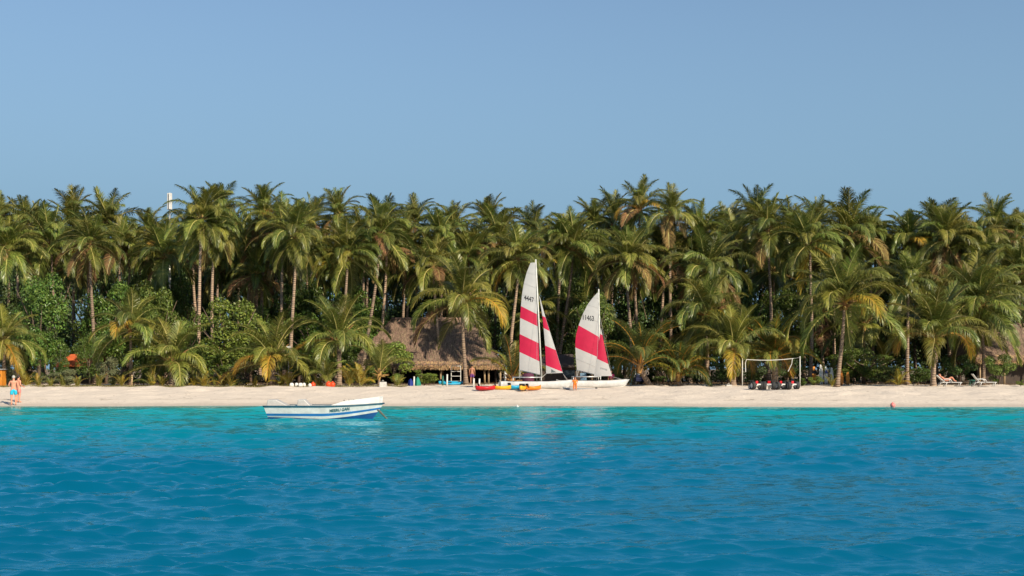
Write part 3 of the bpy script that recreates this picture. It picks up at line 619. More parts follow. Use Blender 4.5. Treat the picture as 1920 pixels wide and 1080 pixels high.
# ------------------------------------------------------------------ thatched huts
def hut(name, loc, w_, d_, eave, rise, ridge, label, strands, cat='hut'):
    root = empty(name, loc, 0, label, cat)
    e = [Vector((-w_ / 2, 0, eave)), Vector((w_ / 2, 0, eave)), Vector((w_ / 2, d_, eave)), Vector((-w_ / 2, d_, eave))]
    r0, r1 = Vector((-ridge / 2, d_ / 2, eave + rise)), Vector((ridge / 2, d_ / 2, eave + rise))
    dn = Vector((0, 0, -.22))
    v = e + [r0, r1] + [p + dn for p in e]; f = [[0, 1, 5, 4], [1, 2, 5], [2, 3, 4, 5], [3, 0, 4], [6, 7, 1, 0], [7, 8, 2, 1], [8, 9, 3, 2], [9, 6, 0, 3], [9, 8, 7, 6]]
    roof = link('roof', mesh('roof', v, f, M['thatch_base']), root)
    rs = random.Random(9)
    def strip(quad, n, mname, nm, fringe):
        b = MB(); el, er, rr, rl = quad; nrm = (er - el).cross(rl - el).normalized(); dsl = ((el + er) / 2 - (rl + rr) / 2).normalized()
        for i in range(n):
            tv = 0 if fringe else 1 - math.sqrt(rs.random()) if (rr - rl).length < .1 else rs.random(); a = el.lerp(rl, tv); c = er.lerp(rr, tv); u = rs.random(); p = a.lerp(c, u)
            l = rs.uniform(.35, .75); wv = (er - el).normalized() * rs.uniform(.02, .045); sk_ = (er - el).normalized() * rs.uniform(-.08, .08)
            if fringe:
                q0 = p + nrm * rs.uniform(.0, .06) - dsl * rs.uniform(.1, .5); q1 = p + dsl * rs.uniform(.05, .25) + Vector((0, 0, -rs.uniform(.05, .38))) + sk_
            else:
                lift = rs.uniform(.02, .07); q0 = p + nrm * .015 - dsl * l * .5; q1 = p + dsl * l * .5 + nrm * lift + sk_
            b.add([q0 - wv, q0 + wv, q1 + wv * .5, q1 - wv * .5], [[0, 1, 2, 3]])
        return b.build(nm, [M[mname]], roof)
    quads = [(e[0], e[1], r1, r0), (e[1], e[2], r1, r1), (e[3], e[0], r0, r0)]
    for q, k in zip(quads, (1, .45, .45)):
        tag(strip(q, int(strands * k), 'thatch', 'thatch', False), kind='stuff'); tag(strip(q, int(strands * k * .3), 'thatch_edge', 'thatch_fringe', True), kind='stuff')
    b = MB(); b.tube([r0 + Vector((-.1, 0, .02)), r1 + Vector((.1, 0, .02))], .16, 8); b.build('ridge_cap', [M['thatch']], roof, True)
    return root
hx0, hx1, HY = gx(655, 108), gx(945, 108), 108.0
hc = (hx0 + hx1) / 2; hw = hx1 - hx0
H1 = hut('thatched_hut', (hc, HY, G(hc, HY)), hw, 11.5, 1.72, 4.35, hw - 6.6, 'large brown thatched hut with open front behind the hut palm', 9000)
for xp in (826, 909, 916, 790, 938):
    b = MB(); X = gx(xp, HY + .4) - hc; b.tube([(X, .45, -.1), (X + rnd.uniform(-.05, .05), .45, 1.66)], .085, 8); b.build('post', [M['palewood']], H1, True)
b = MB(); b.box((0, 8.2, .85), (hw - 1.5, .12, 1.75)); b.build('back_wall', [M['darkwood']], H1)
for sgn in (-1, 1):
    b = MB(); b.box((sgn * (hw / 2 - .8), 4.6, .85), (.12, 7.1, 1.72)); b.build('side_wall', [M['darkwood']], H1)
b = MB(); b.box((gx(850, 112) - hc, 5.2, .5), (5.4, .5, 1.0)); b.build('counter', [M['darkwood']], H1, bevel=.01)
H2 = hut('thatched_hut', (gx(1912, 102), 102, G(0, 102)), 7.6, 7, 2.2, 3.0, 3.4, 'greyish thatched roof half hidden by palms at the right edge', 4500)
b = MB(); b.box((0, 1.2, 1.05), (6.4, .14, 2.1)); b.build('wall', [M['darkwood']], H2)
for X in (-3.2, -1.1, 1.1, 3.2):
    b = MB(); b.tube([(X, .5, -.1), (X, .5, 2.1)], .08, 8); b.build('post', [M['palewood']], H2, True)
# low dark shed behind the jib, tiled roof at the left, kiosk
def shed(loc, w_, d_, h, rise, label, wallm, roofm, rz=0, name='shed'):
    root = empty(name, loc, rz, label, 'shed'); b = MB(); b.box((0, d_ / 2, h / 2), (w_, d_, h)); b.build('wall', [M[wallm]], root)
    b = MB(); W = w_ / 2 + .35; b.add([(-W, -.4, h - .05), (W, -.4, h - .05), (W * .55, d_ / 2, h + rise), (-W * .55, d_ / 2, h + rise), (W, d_ + .4, h - .05), (-W, d_ + .4, h - .05),
        (-W, -.4, h - .17), (W, -.4, h - .17), (W, d_ + .4, h - .17), (-W, d_ + .4, h - .17)], [[0, 1, 2, 3], [1, 4, 2], [4, 5, 3, 2], [5, 0, 3], [6, 7, 1, 0], [7, 8, 4, 1], [8, 9, 5, 4], [9, 6, 0, 5], [9, 8, 7, 6]])
    b.build('roof', [M[roofm]], root)
    b = MB(); b.box((-.2 * w_, -.03, h * .42), (w_ * .26, .06, h * .82)); d = b.build('door', [M['darkwood']], root)
    b = MB(); b.box((.22 * w_, -.03, h * .55), (w_ * .28, .06, h * .4)); b.build('window', [M['glass']], root)
    return root
shed(onground(1050, 104), 3.6, 3, 1.65, 1.0, 'dark low shed behind the left catamaran jib', 'darkwood', 'darkroof')
LS = shed(onground(140, 104), 2.5, 3, 1.7, .95, 'small hut with orange tiled roof seen through leaves at the left', 'darkwood', 'terracotta')
kr = empty('kiosk', onground(-4, 92), 0, 'narrow orange kiosk with dark window at the left edge', 'kiosk')
b = MB(); b.box((0, 0, .62), (.95, .8, 1.3)); kb = b.build('body', [M['orangepaint']], kr, bevel=.01)
b = MB(); b.box((0, 0, 1.31), (1.15, 1.0, .08)); b.build('roof', [M['grey']], kr, bevel=.01)
b = MB(); b.box((.24, -.41, .85), (.26, .03, .22)); b.build('window', [M['glass']], kr)

# ------------------------------------------------------------------ text as thin meshes laid on a surface
def text_mesh(txt, size, depth=.0):
    cu = bpy.data.curves.new('t', 'FONT'); cu.body = txt; cu.size = size; cu.extrude = .0; cu.offset = size * .022; cu.resolution_u = 3
    o = bpy.data.objects.new('t', cu); col.objects.link(o); bpy.context.view_layer.update()
    me = bpy.data.meshes.new_from_object(o.evaluated_get(bpy.context.evaluated_depsgraph_get())); bpy.data.objects.remove(o); bpy.data.curves.remove(cu)
    v = np.empty(len(me.vertices) * 3); me.vertices.foreach_get('co', v); v = v.reshape(-1, 3); v[:, 0] -= v[:, 0].min(); f = [list(p.vertices) for p in me.polygons]; bpy.data.meshes.remove(me)
    return v, f

# ------------------------------------------------------------------ catamarans
def lerp2(pts, t):
    n = len(pts) - 1; k = min(int(t * n), n - 1); f = t * n - k; return pts[k][0] * (1 - f) + pts[k + 1][0] * f, pts[k][1] * (1 - f) + pts[k + 1][1] * f
def hull_mesh(x0, x1, h, wd):
    b = MB(); K = 22; prof = [(0, -.02), (.55, .06), (.95, .28), (1, .62), (.85, .94), (.5, 1.0)]; n = len(prof); V = []
    for i in range(K + 1):
        t = i / K; x = x0 + (x1 - x0) * t; wf = min(1, (1 - t) * 3.2 + .02) ** .6 * (.72 + .28 * min(1, t * 4)); rk = .11 * max(0, t - .75) / .25; bot = .10 * max(0, (t - .6) / .4) ** 2 * 1.6 + .06 * max(0, .2 - t) / .2
        for k, (a, z) in enumerate(prof): V.append((x + .32 * max(0, t - .9) / .1 * (z - 1) * .9, a * wd / 2 * wf, bot + (h - bot) * z + rk * z))
        for a, z in prof[::-1]: V.append((x + .32 * max(0, t - .9) / .1 * (z - 1) * .9, -a * wd / 2 * wf, bot + (h - bot) * z + rk * z))
    m = 2 * n; f = [[i * m + j, i * m + (j + 1) % m, (i + 1) * m + (j + 1) % m, (i + 1) * m + j] for i in range(K) for j in range(m)]
    f += [list(range(m)), [K * m + j for j in range(m)][::-1]]
    b.add(V, f); return b.me('hull', [M['white']], True)
def catamaran(label, mast_px, base_y, Y, stern_px, bow_px, top, main, jib, num, numpos, rz=0, window=None):
    g = onground(mast_px, Y); s = F / Y; root = empty('sailing_catamaran', g, rz, label, 'catamaran', 'catamarans beached on the sand')
    L = lambda p: ((p[0] - mast_px) / s, CH + (HZ - p[1]) / s - g.z)          # photo point -> metres in the boat's plane of symmetry
    x0, x1 = (stern_px - mast_px) / s, (bow_px - mast_px) / s; hm = hull_mesh(x0, x1, .5, .36); W = 1.05
    for sg in (-1, 1):
        hu = link('hull', hm, root, (0, sg * W, 0))
        b = MB(); b.box((x0 - .05, 0, .28), (.05, .05, .62)); b.box((x0 - .09, 0, -.0 + .25), (.16, .03, .34)); b.build('rudder', [M['grey']], hu)
        b = MB(); b.lathe([(.001, 0), (.05, 0), (.05, .012), (.001, .014)], 10, (x0 + .9, -.1, .497)); b.build('hatch', [M['black']], hu)
    b = MB(); tz = .78
    for x in (-.05, -2.0): b.tube([(x, -W, tz), (x, W, tz)], .045, 8)
    for sg in (-1, 1):
        b.tube([(-.05, sg * W, tz), (-2.0, sg * W, tz)], .035, 8)
        for x in (-.05, -2.0): b.tube([(x, sg * W, .45), (x, sg * W, tz)], .03, 8)
    b.build('beam_frame', [M['alu']], root, True)
    b = MB(); b.box((-1.02, 0, tz - .01), (1.86, 2 * W - .1, .02)); b.build('trampoline', [M['black']], root)
    tx, tzp = L(top); b = MB(); b.tube([(0, 0, tz - .02), (tx, 0, tzp)], [.055, .045], 10); b.build('mast', [M['offwhite']], root, True)
    def sail(nm, bands, cols, bulge, yoff):
        """bands: list of (edge point aft, edge point fore); cols between successive bands"""
        objs = []; white = MB(); reds = []
        n = len(bands); NU, NV = 10, 6
        for k in range(n - 1):
            a0, a1 = bands[k], bands[k + 1]; V = []; f = []
            for j in range(NV + 1):
                t = j / NV
                for i in range(NU + 1):
                    u = i / NU; pa = (a0[0][0] * (1 - t) + a1[0][0] * t, a0[0][1] * (1 - t) + a1[0][1] * t); pb = (a0[1][0] * (1 - t) + a1[1][0] * t, a0[1][1] * (1 - t) + a1[1][1] * t)
                    x, z = L((pa[0] * (1 - u) + pb[0] * u, pa[1] * (1 - u) + pb[1] * u)); wd = abs(pb[0] - pa[0]) / s
                    V.append((x, yoff - bulge * wd * math.sin(math.pi * min(1, u * .9 + .02)) * (1.1 - .4 * u), z))
            f = [[j * (NU + 1) + i, j * (NU + 1) + i + 1, (j + 1) * (NU + 1) + i + 1, (j + 1) * (NU + 1) + i] for j in range(NV) for i in range(NU)]
            if cols[k] == 'w' and (k == 0 or (cols[k - 1] == 'w' and 'r' not in cols[:k])): white.add(V, f)
            elif k and cols[k] == cols[k - 1]: reds[-1][1].add(V, f)
            else: r_ = MB(); r_.add(V, f); reds.append((cols[k], r_))
        so_ = white.build(nm, [M['sailwhite']], root, True)
        for c_, r_ in reds: r_.build('red_panel' if c_ == 'r' else 'white_panel', [M['sailred' if c_ == 'r' else 'sailwhite']], so_, True)
        return so_
    ms = sail('mainsail', *main, .055, 0.0)
    js = sail('jib', *jib, .06, -.05)
    # battens
    for (p, q) in [(main[0][k][0], main[0][k][1]) for k in range(1, len(main[0]) - 1) if main[1][k - 1] == 'w' and main[1][k] == 'w']:
        pa, pb = L(p), L(q); wd = abs(pb[0] - pa[0]); pts = [(pa[0] * (1 - u) + pb[0] * u, -.055 * wd * math.sin(math.pi * min(1, u * .9 + .02)) * (1.1 - .4 * u) - .006, pa[1] * (1 - u) + pb[1] * u) for u in np.linspace(.02, .98, 9)]
        b = MB(); b.tube(pts, .012, 5); b.build('batten', [M['sailwhite']], ms)
    # sail number
    (xa, ya), (xb, yb), hgt = numpos; v, f = text_mesh(num, 1.0); tw = v[:, 0].max(); A, Bq = L((xa, ya)), L((xb, yb)); hh = hgt / s / v[:, 1].max()
    V = []
    for x, y, _ in v:
        u = x / tw; X = A[0] + (Bq[0] - A[0]) * u; Z = A[1] + (Bq[1] - A[1]) * u + y * hh; V.append((X, -.17, Z))
    no = link('sail_number', mesh('sail_number', V, f, M['ink']), ms)
    # lay the digits on the cloth
    from mathutils.bvhtree import BVHTree
    hd_ = [c for c in ms.children if c.name.startswith('white_panel')][-1]
    bv = BVHTree.FromPolygons([x.co for x in hd_.data.vertices], [list(p.vertices) for p in hd_.data.polygons])
    for vt in no.data.vertices:
        h_ = bv.ray_cast(Vector((vt.co.x, -5, vt.co.z)), Vector((0, 1, 0)))
        if h_[0]: vt.co.y = h_[0].y - .006
    # shrouds, bridle, boom, blocks
    hx, hz = tx * .78, tz + (tzp - tz) * .74
    for sg in (-1, 1):
        b = MB(); b.tube([(hx, 0, hz), (-.35, sg * W, .55)], .008, 4); b.build('shroud', [M['alu']], root)
        bx_, bz_ = L(jib[0][-1][1] if False else jib[0][0][1]); b = MB(); b.tube([(bx_, 0, bz_ - .05), (x1 - .35, sg * W, .55)], .012, 5); b.build('bridle_wire', [M['alu']], root)
    b = MB(); b.tube([(hx, 0, hz), (bx_, 0, bz_)], .008, 4); b.build('forestay', [M['alu']], root)
    ca, cz = L(main[0][0][0]); fa, fz = L(main[0][0][1]); b = MB(); b.tube([(ca - .05, .03, cz - .03), (fa, .03, fz - .03)], .03, 8); b.build('boom', [M['alu']], root, True)
    for dx in (0, .12):
        b = MB(); b.tube([(ca + dx, 0, cz - .05), (ca + dx * .3 - .02, 0, tz)], .012, 5); b.build('mainsheet', [M['offwhite']], root)
    jc = L(jib[0][0][0])
    for sg in (-1, 1):
        b = MB(); b.tube([jc and (jc[0], 0, jc[1]), (jc[0] - .3, sg * .6, tz)], .01, 5); b.build('jib_sheet', [M['offwhite']], root)
    if window:
        (p0, p1, p2, p3), mname, wn = window; V = []
        bvj = BVHTree.FromPolygons([x.co for x in js.data.vertices], [list(p.vertices) for p in js.data.polygons])
        for p in (p0, p1, p2, p3):
            X, Z = L(p); h_ = bvj.ray_cast(Vector((X, -5, Z)), Vector((0, 1, 0))); V.append((X, (h_[0].y if h_[0] else -.1) - .012, Z))
        link(wn, mesh(wn, V, [[0, 1, 2, 3]], M[mname]), js)
    return root
catamaran('larger catamaran with tall red and white striped sails numbered 4447', 1015.5, 712.8, 83.5, 939, 1074, (1004.4, 486.4),
    ([((973.9, 693.3), (1012.8, 702)), ((974.2, 660), (1011.3, 677.5)), ((974.7, 626.5), (1009.6, 643.3)), ((975.2, 596), (1008, 612)), ((976.7, 574), (1006.9, 589.2)), ((978.8, 552), (1006, 565)), ((982.3, 531), (1005.3, 540)), ((987.5, 511), (1004.6, 515)), ((994.7, 492.8), (1003.9, 492))], 'wrwrwwww'),
    ([((1024, 700.5), (1055.3, 699)), ((1023.6, 685), (1054, 697)), ((1022, 648), (1042, 656.5)), ((1019.2, 615), (1030.5, 621)), ((1016.8, 592.5), (1022.5, 595)), ((1011.2, 556), (1012, 556))], 'wrwrw'),
    '4447', ((982.5, 562), (1001, 567.5), 9.5), window=([(1033.6, 698.7), (1043, 698), (1033.6, 692.5), (1033.6, 692.5)][:3] + [(1033.6, 692)], 'window_film', 'window'))
catamaran('smaller catamaran with rounded red and white sail numbered 11463', 1125.3, 714, 86.5, 1046, 1178, (1122.5, 542),
    ([((1081.7, 693.3), (1124.6, 704)), ((1079.6, 672), (1124.4, 691)), ((1078.8, 651.5), (1124.2, 671)), ((1078.9, 641), (1124, 657)), ((1080, 628), (1123.8, 643)), ((1085, 610), (1123.4, 632)), ((1092, 590.6), (1123, 604)), ((1101.7, 571), (1122.7, 578)), ((1112, 557.5), (1122.5, 560)), ((1120.4, 548.5), (1122.3, 548))], 'wwrrrwwww'),
    ([((1113.3, 705.3), (1147.5, 705)), ((1115.6, 690), (1144.3, 695)), ((1118.9, 672.5), (1140.5, 682.5)), ((1122.3, 645), (1134.5, 654)), ((1125.2, 626), (1129.5, 628.5)), ((1126, 615.6), (1126.6, 615.6))], 'wwrrw'),
    '11463', ((1092.8, 599), (1113.5, 602), 9.5), window=([(1125.3, 692), (1138.6, 695.5), (1138.6, 692), (1125.3, 688.5)], 'print', 'sail_print'))

# ------------------------------------------------------------------ moored motor boat
def motorboat():
    Y = 52.0; s = F / Y; ox = 497.5; L_ = 220 / s
    root = empty('moored_boat', (gx(ox, Y), Y, 0), R(3), 'white open motorboat with blue stripes moored just off the beach', 'boat')
    K = 30; HB = .82
    # level heights at stern, mid and bow (metres), half-breadth factors
    lev = [(-.28, -.28, -.30, .0), (-.12, -.14, .02, .62), (.14, .055, .33, .82), (.19, .165, .44, .865), (.29, .28, .53, .90), (.60, .595, .70, 1.0)]
    def q3(a, b_, c, t): return a + (b_ - a) * 2 * t if t < .5 else b_ + (c - b_) * (2 * t - 1) ** 1.6
    def pt(l, t):
        z = q3(l[0], l[1], l[2], t); zs = max(0, min(1, (z + .3) / 1.0)); xs = .34 * (1 - zs); xb = L_ - .72 * (1 - zs) ** 1.2
        w_ = HB * l[3] * (1 - max(0, (t - .35) / .65) ** 2.4) * (.9 + .1 * min(1, t * 4)); return xs + (xb - xs) * t, w_, z
    V = []; f = []; fm = []; n = len(lev); mid = {0: 2, 1: 2, 2: 0, 3: 1, 4: 0}
    for side in (-1, 1):
        o0 = len(V)
        for i in range(K + 1):
            for l in lev: x, y, z = pt(l, i / K); V.append((x, side * y, z))
        for i in range(K):
            for j in range(n - 1):
                q = [o0 + i * n + j, o0 + (i + 1) * n + j, o0 + (i + 1) * n + j + 1, o0 + i * n + j + 1]; f.append(q if side < 0 else q[::-1]); fm.append(mid[j])
    m = (K + 1) * n
    for j in range(n - 1): f.append([j, j + 1, m + j + 1, m + j]); fm.append(mid[j])       # transom
    # inner skin and floor
    def inner(z0, k):
        out = []
        for side in (-1, 1):
            for i in range(K + 1):
                t = i / K; x, y, z = pt(lev[5], t) if z0 is None else pt(lev[3], t * .8 + .02)
                out.append((x - (.04 if i > K * .9 else 0) + (.05 if i == 0 else 0), side * max(0, y - k), z if z0 is None else z0))
        return out
    o1 = len(V); V += inner(None, .05); o2 = len(V); V += inner(.2, .10)
    for s_ in (0, 1):
        for i in range(K):
            a, b_ = o1 + s_ * (K + 1) + i, o2 + s_ * (K + 1) + i; f.append([a, a + 1, b_ + 1, b_]); fm.append(0)
            t = (0 if s_ == 0 else m) + i * n + n - 1; f.append([t, t + n, a + 1, a]); fm.append(0)
    for i in range(K): f.append([o2 + i, o2 + i + 1, o2 + K + 2 + i, o2 + K + 1 + i]); fm.append(0)
    f.append([o1, o1 + K + 1, o2 + K + 1, o2]); fm.append(0)
    link('hull', mesh('hull', V, f, [M['white'], M['blue'], M['navy']], False, fm), root)
    for side in (-1, 1):
        b = MB(); pts = [(lambda p: (p[0] + (-.03 if i == 0 else .05 if i == K else 0), side * (p[1] + .015), p[2]))(pt(lev[5], i / K)) for i in range(K + 1)]
        b.tube(pts, .034, 7); b.build('rub_rail', [M['teal']], root, True)
    # raised bow: coaming and foredeck
    b = MB(); V = []; ts = np.linspace(.56, 1.0, 16)
    for side in (-1, 1):
        for t in ts:
            x, y, z = pt(lev[5], t); r_ = .15 * min(1, (t - .56) / .13) + .15 * (t - .56) / .44; V += [(x - .03, side * max(.0, y - .03), z - .02), (x + .02 * r_ - .02, side * max(.0, y - .05 - .12 * r_), z + r_ + .02)]
    f = []
    for s_ in (0, 1):
        for i in range(15): a = s_ * 32 + i * 2; f.append([a, a + 2, a + 3, a + 1])
    for i in range(8, 15): a = i * 2 + 1; f.append([a, a + 2, 32 + a + 2, 32 + a])       # foredeck
    b.add(V, f); b.build('bow_coaming', [M['white']], root)
    b = MB(); V = []
    # moulded seat and motor-well backs
    for x0, x1, x2, h, nm in ((.08, .5, 1.05, .30, 'motor_well'), (1.38, 1.72, 2.0, .31, 'helm_seat')):
        b = MB(); w_ = .42; v = []
        for y in (-w_, w_): v += [(x0, y, .42), (x0 + .08, y, .58 + h), (x1, y, .58 + h), (x2, y, .60), (x2, y, .42)]
        b.add(v, [[0, 1, 2, 3, 4][::-1], [5, 6, 7, 8, 9], [0, 5, 6, 1][::-1], [1, 6, 7, 2][::-1], [2, 7, 8, 3][::-1], [3, 8, 9, 4][::-1]]); b.build(nm, [M['seatgrey']], root, bevel=.03)
    b = MB(); b.box((3.0, 0, .42), (.3, 1.36, .05)); b.build('thwart', [M['offwhite']], root, bevel=.01)
    b = MB()
    for t in np.linspace(.68, .8, 4): x, y, z = pt(lev[5], t); b.lathe([(.02, 0), (.02, .07), (.001, .075)], 6, (x, -y + .1, z + .18))
    b.build('cleat', [M['black']], root)
    # name on the side
    v, f = text_mesh('MEERU GAN', 1.0); tw, th = v[:, 0].max(), v[:, 1].max(); V = []
    for x, y, _ in v:
        X = (620.5 - ox) / s + (656.5 - 620.5) / s * x / tw; t = X / L_ * 1.0; hgt = y / th * .125
        lo = pt(lev[4], t); hi = pt(lev[5], t); z = lo[2] + .055 + .03 * (x / tw) + hgt; fr = (z - lo[2]) / (hi[2] - lo[2]); V.append((X, -(lo[1] * (1 - fr) + hi[1] * fr) - .012, z))
    link('boat_name', mesh('boat_name', V, f, M['inkteal']), root)
    r0 = MB(); bx = L_ - .1
    for k in range(3): r0.tube([(bx - .25 - .05 * k, -.03 * k, .55), (bx - .02, -.02, .28 + .03 * k), (bx + .2, 0, .08), (bx + .36 + .06 * k, .02, -.10)], .022 + .006 * k, 6)
    tag(r0.build('mooring_rope', [M['rope']], None, True, loc=root.location, rot=root.rotation_euler), 'frayed grey mooring rope hanging from the boat bow into the sea', 'rope')
    return root
motorboat()

# ------------------------------------------------------------------ kayaks
def kayak_mesh(m, Lk=2.9, wd=.74):
    b = MB(); K = 20; V = []; prof = [(0, 0), (.6, .03), (.95, .14), (1.0, .22), (.9, .27), (.55, .25), (.0, .20)]
    for i in range(K + 1):
        t = i / K; wf = max(.04, math.sin(math.pi * (.03 + .94 * t))) ** .7; rk = .07 * abs(2 * t - 1) ** 2.6; cp = 0 if not .25 < t < .72 else 1
        for a, z in prof: V.append((-Lk / 2 + Lk * t, a * wd / 2 * wf, rk + z + (.03 if (a < .6 and z > .1 and not cp) else (-.07 if a < .6 and z > .1 else 0))))
        for a, z in prof[-2:0:-1]: V.append((-Lk / 2 + Lk * t, -a * wd / 2 * wf, rk + z + (.03 if (a < .6 and z > .1 and not cp) else (-.07 if a < .6 and z > .1 else 0))))
    n = 2 * len(prof) - 2; f = [[i * n + j, i * n + (j + 1) % n, (i + 1) * n + (j + 1) % n, (i + 1) * n + j] for i in range(K) for j in range(n)] + [list(range(n))[::-1], [K * n + j for j in range(n)]]
    b.add(V, f); return b.me('hull', [M[m]], True)
def kayak(x, Y, rz, m, label, Lk=2.9, tilt=0, seatm='black', group='kayaks lying on the sand', wd=.74):
    root = empty('kayak', onground(x, Y), rz, label, 'kayak', group); root.rotation_euler.x = tilt; link('hull', kayak_mesh(m, Lk, wd), root)
    b = MB(); b.box((-.25, 0, .22), (.38, .4, .05)); b.box((-.46, 0, .34), (.06, .4, .26), ry=-.2); b.build('seat', [M[seatm]], root, bevel=.02)
    for sx_ in (-1, 1):
        b = MB(); b.tube([(sx_ * Lk * .46, -.06, .33), (sx_ * Lk * .48, 0, .37), (sx_ * Lk * .46, .06, .33)], .015, 6); b.build('carry_handle', [M['black']], root)
    return root
kayak(910, 80.6, R(16), 'red', 'red kayak at the left end of the row on the sand', 1.35, wd=.7)
kayak(941, 81.2, R(10), 'yellow', 'yellow-orange kayak right next to the red one', 1.25, wd=.7)
kayak(966, 81.9, R(30), 'cyan', 'bright blue kayak between the yellow ones', 1.05, wd=.7)
kayak(981, 81.0, R(80), 'yellow', 'yellow kayak seen end-on right of the blue one', 2.2, wd=.5)
kayak(1000, 81.0, R(24), 'orange', 'orange kayak at the right end of the row before the tall sail', 1.1, wd=.6)
kayak(848, 98.2, R(14), 'cyan', 'bright blue kayak under the hut palm beside a white post', 1.9, tilt=.25)
kayak(833, 101, R(70), 'cyan', 'blue kayak standing further back left of the hut palm', 2.2, tilt=.1)
# grey board with curved nose in front of the hulls
b = MB(); V = []; pp = [(0, .16), (.05, .25), (.2, .30), (.5, .28), (1.0, .17), (1.7, .10), (2.9, .06)]
root = empty('windsurf_board', onground(1055, 81.6), R(2), 'dark grey board with upturned nose lying in front of the hulls', 'board')
b.tube([(0, 0, .24), (.1, 0, .13), (.4, 0, .07), (1.2, 0, .055), (2.6, 0, .06)], [.03, .085, .10, .09, .03], 8)
b.build('board', [M['grey']], root, True, scale=(1, 2.2, .8))
b = MB(); b.box((2.3, 0, .09), (.16, .02, .14)); b.build('fin', [M['black']], root)

# ------------------------------------------------------------------ people
def skin_obj(name, nodes_, edges, matname, parent, sub=2):
    names = list(nodes_); me = bpy.data.meshes.new(name); me.from_pydata([nodes_[k][0] for k in names], [(names.index(a), names.index(b)) for a, b in edges], []); me.materials.append(M[matname])
    o = link(name, me, parent); sk_ = o.modifiers.new('skin', 'SKIN'); sk_.use_smooth_shade = True
    me.skin_vertices.new() if not me.skin_vertices else None
    for i, k in enumerate(names): me.skin_vertices[0].data[i].radius = nodes_[k][1] if isinstance(nodes_[k][1], tuple) else (nodes_[k][1],) * 2; me.skin_vertices[0].data[i].use_root = (i == 0)
    s_ = o.modifiers.new('sub', 'SUBSURF'); s_.levels = sub; s_.render_levels = sub
    return o
def base_pose():
    n = {'pelvis': ((0, 0, .95), (.15, .11)), 'waist': ((0, 0, 1.10), (.135, .095)), 'chest': ((0, .0, 1.30), (.165, .11)), 'neck': ((0, 0, 1.475), .055), 'jaw': ((0, -.015, 1.555), (.065, .075)), 'head': ((0, -.01, 1.645), (.078, .095)), 'top': ((0, 0, 1.72), (.06, .07))}
    for s_, k in ((-1, 'l'), (1, 'r')):
        n.update({'sh' + k: ((s_ * .175, 0, 1.42), .06), 'el' + k: ((s_ * .235, .03, 1.14), .043), 'wr' + k: ((s_ * .25, -.04, .90), .028), 'pa' + k: ((s_ * .252, -.06, .825), (.022, .036)),
                  'hi' + k: ((s_ * .095, 0, .88), .092), 'kn' + k: ((s_ * .11, -.015, .49), .058), 'ca' + k: ((s_ * .112, .015, .34), .055), 'an' + k: ((s_ * .115, .02, .085), .04), 'to' + k: ((s_ * .13, -.13, .035), .035)})
    return n
BODY_E = [('pelvis', 'waist'), ('waist', 'chest'), ('chest', 'neck'), ('neck', 'jaw'), ('jaw', 'head'), ('head', 'top')]
for k in 'lr': BODY_E += [('chest', 'sh' + k), ('sh' + k, 'el' + k), ('el' + k, 'wr' + k), ('wr' + k, 'pa' + k), ('pelvis', 'hi' + k), ('hi' + k, 'kn' + k), ('kn' + k, 'ca' + k), ('ca' + k, 'an' + k), ('an' + k, 'to' + k)]
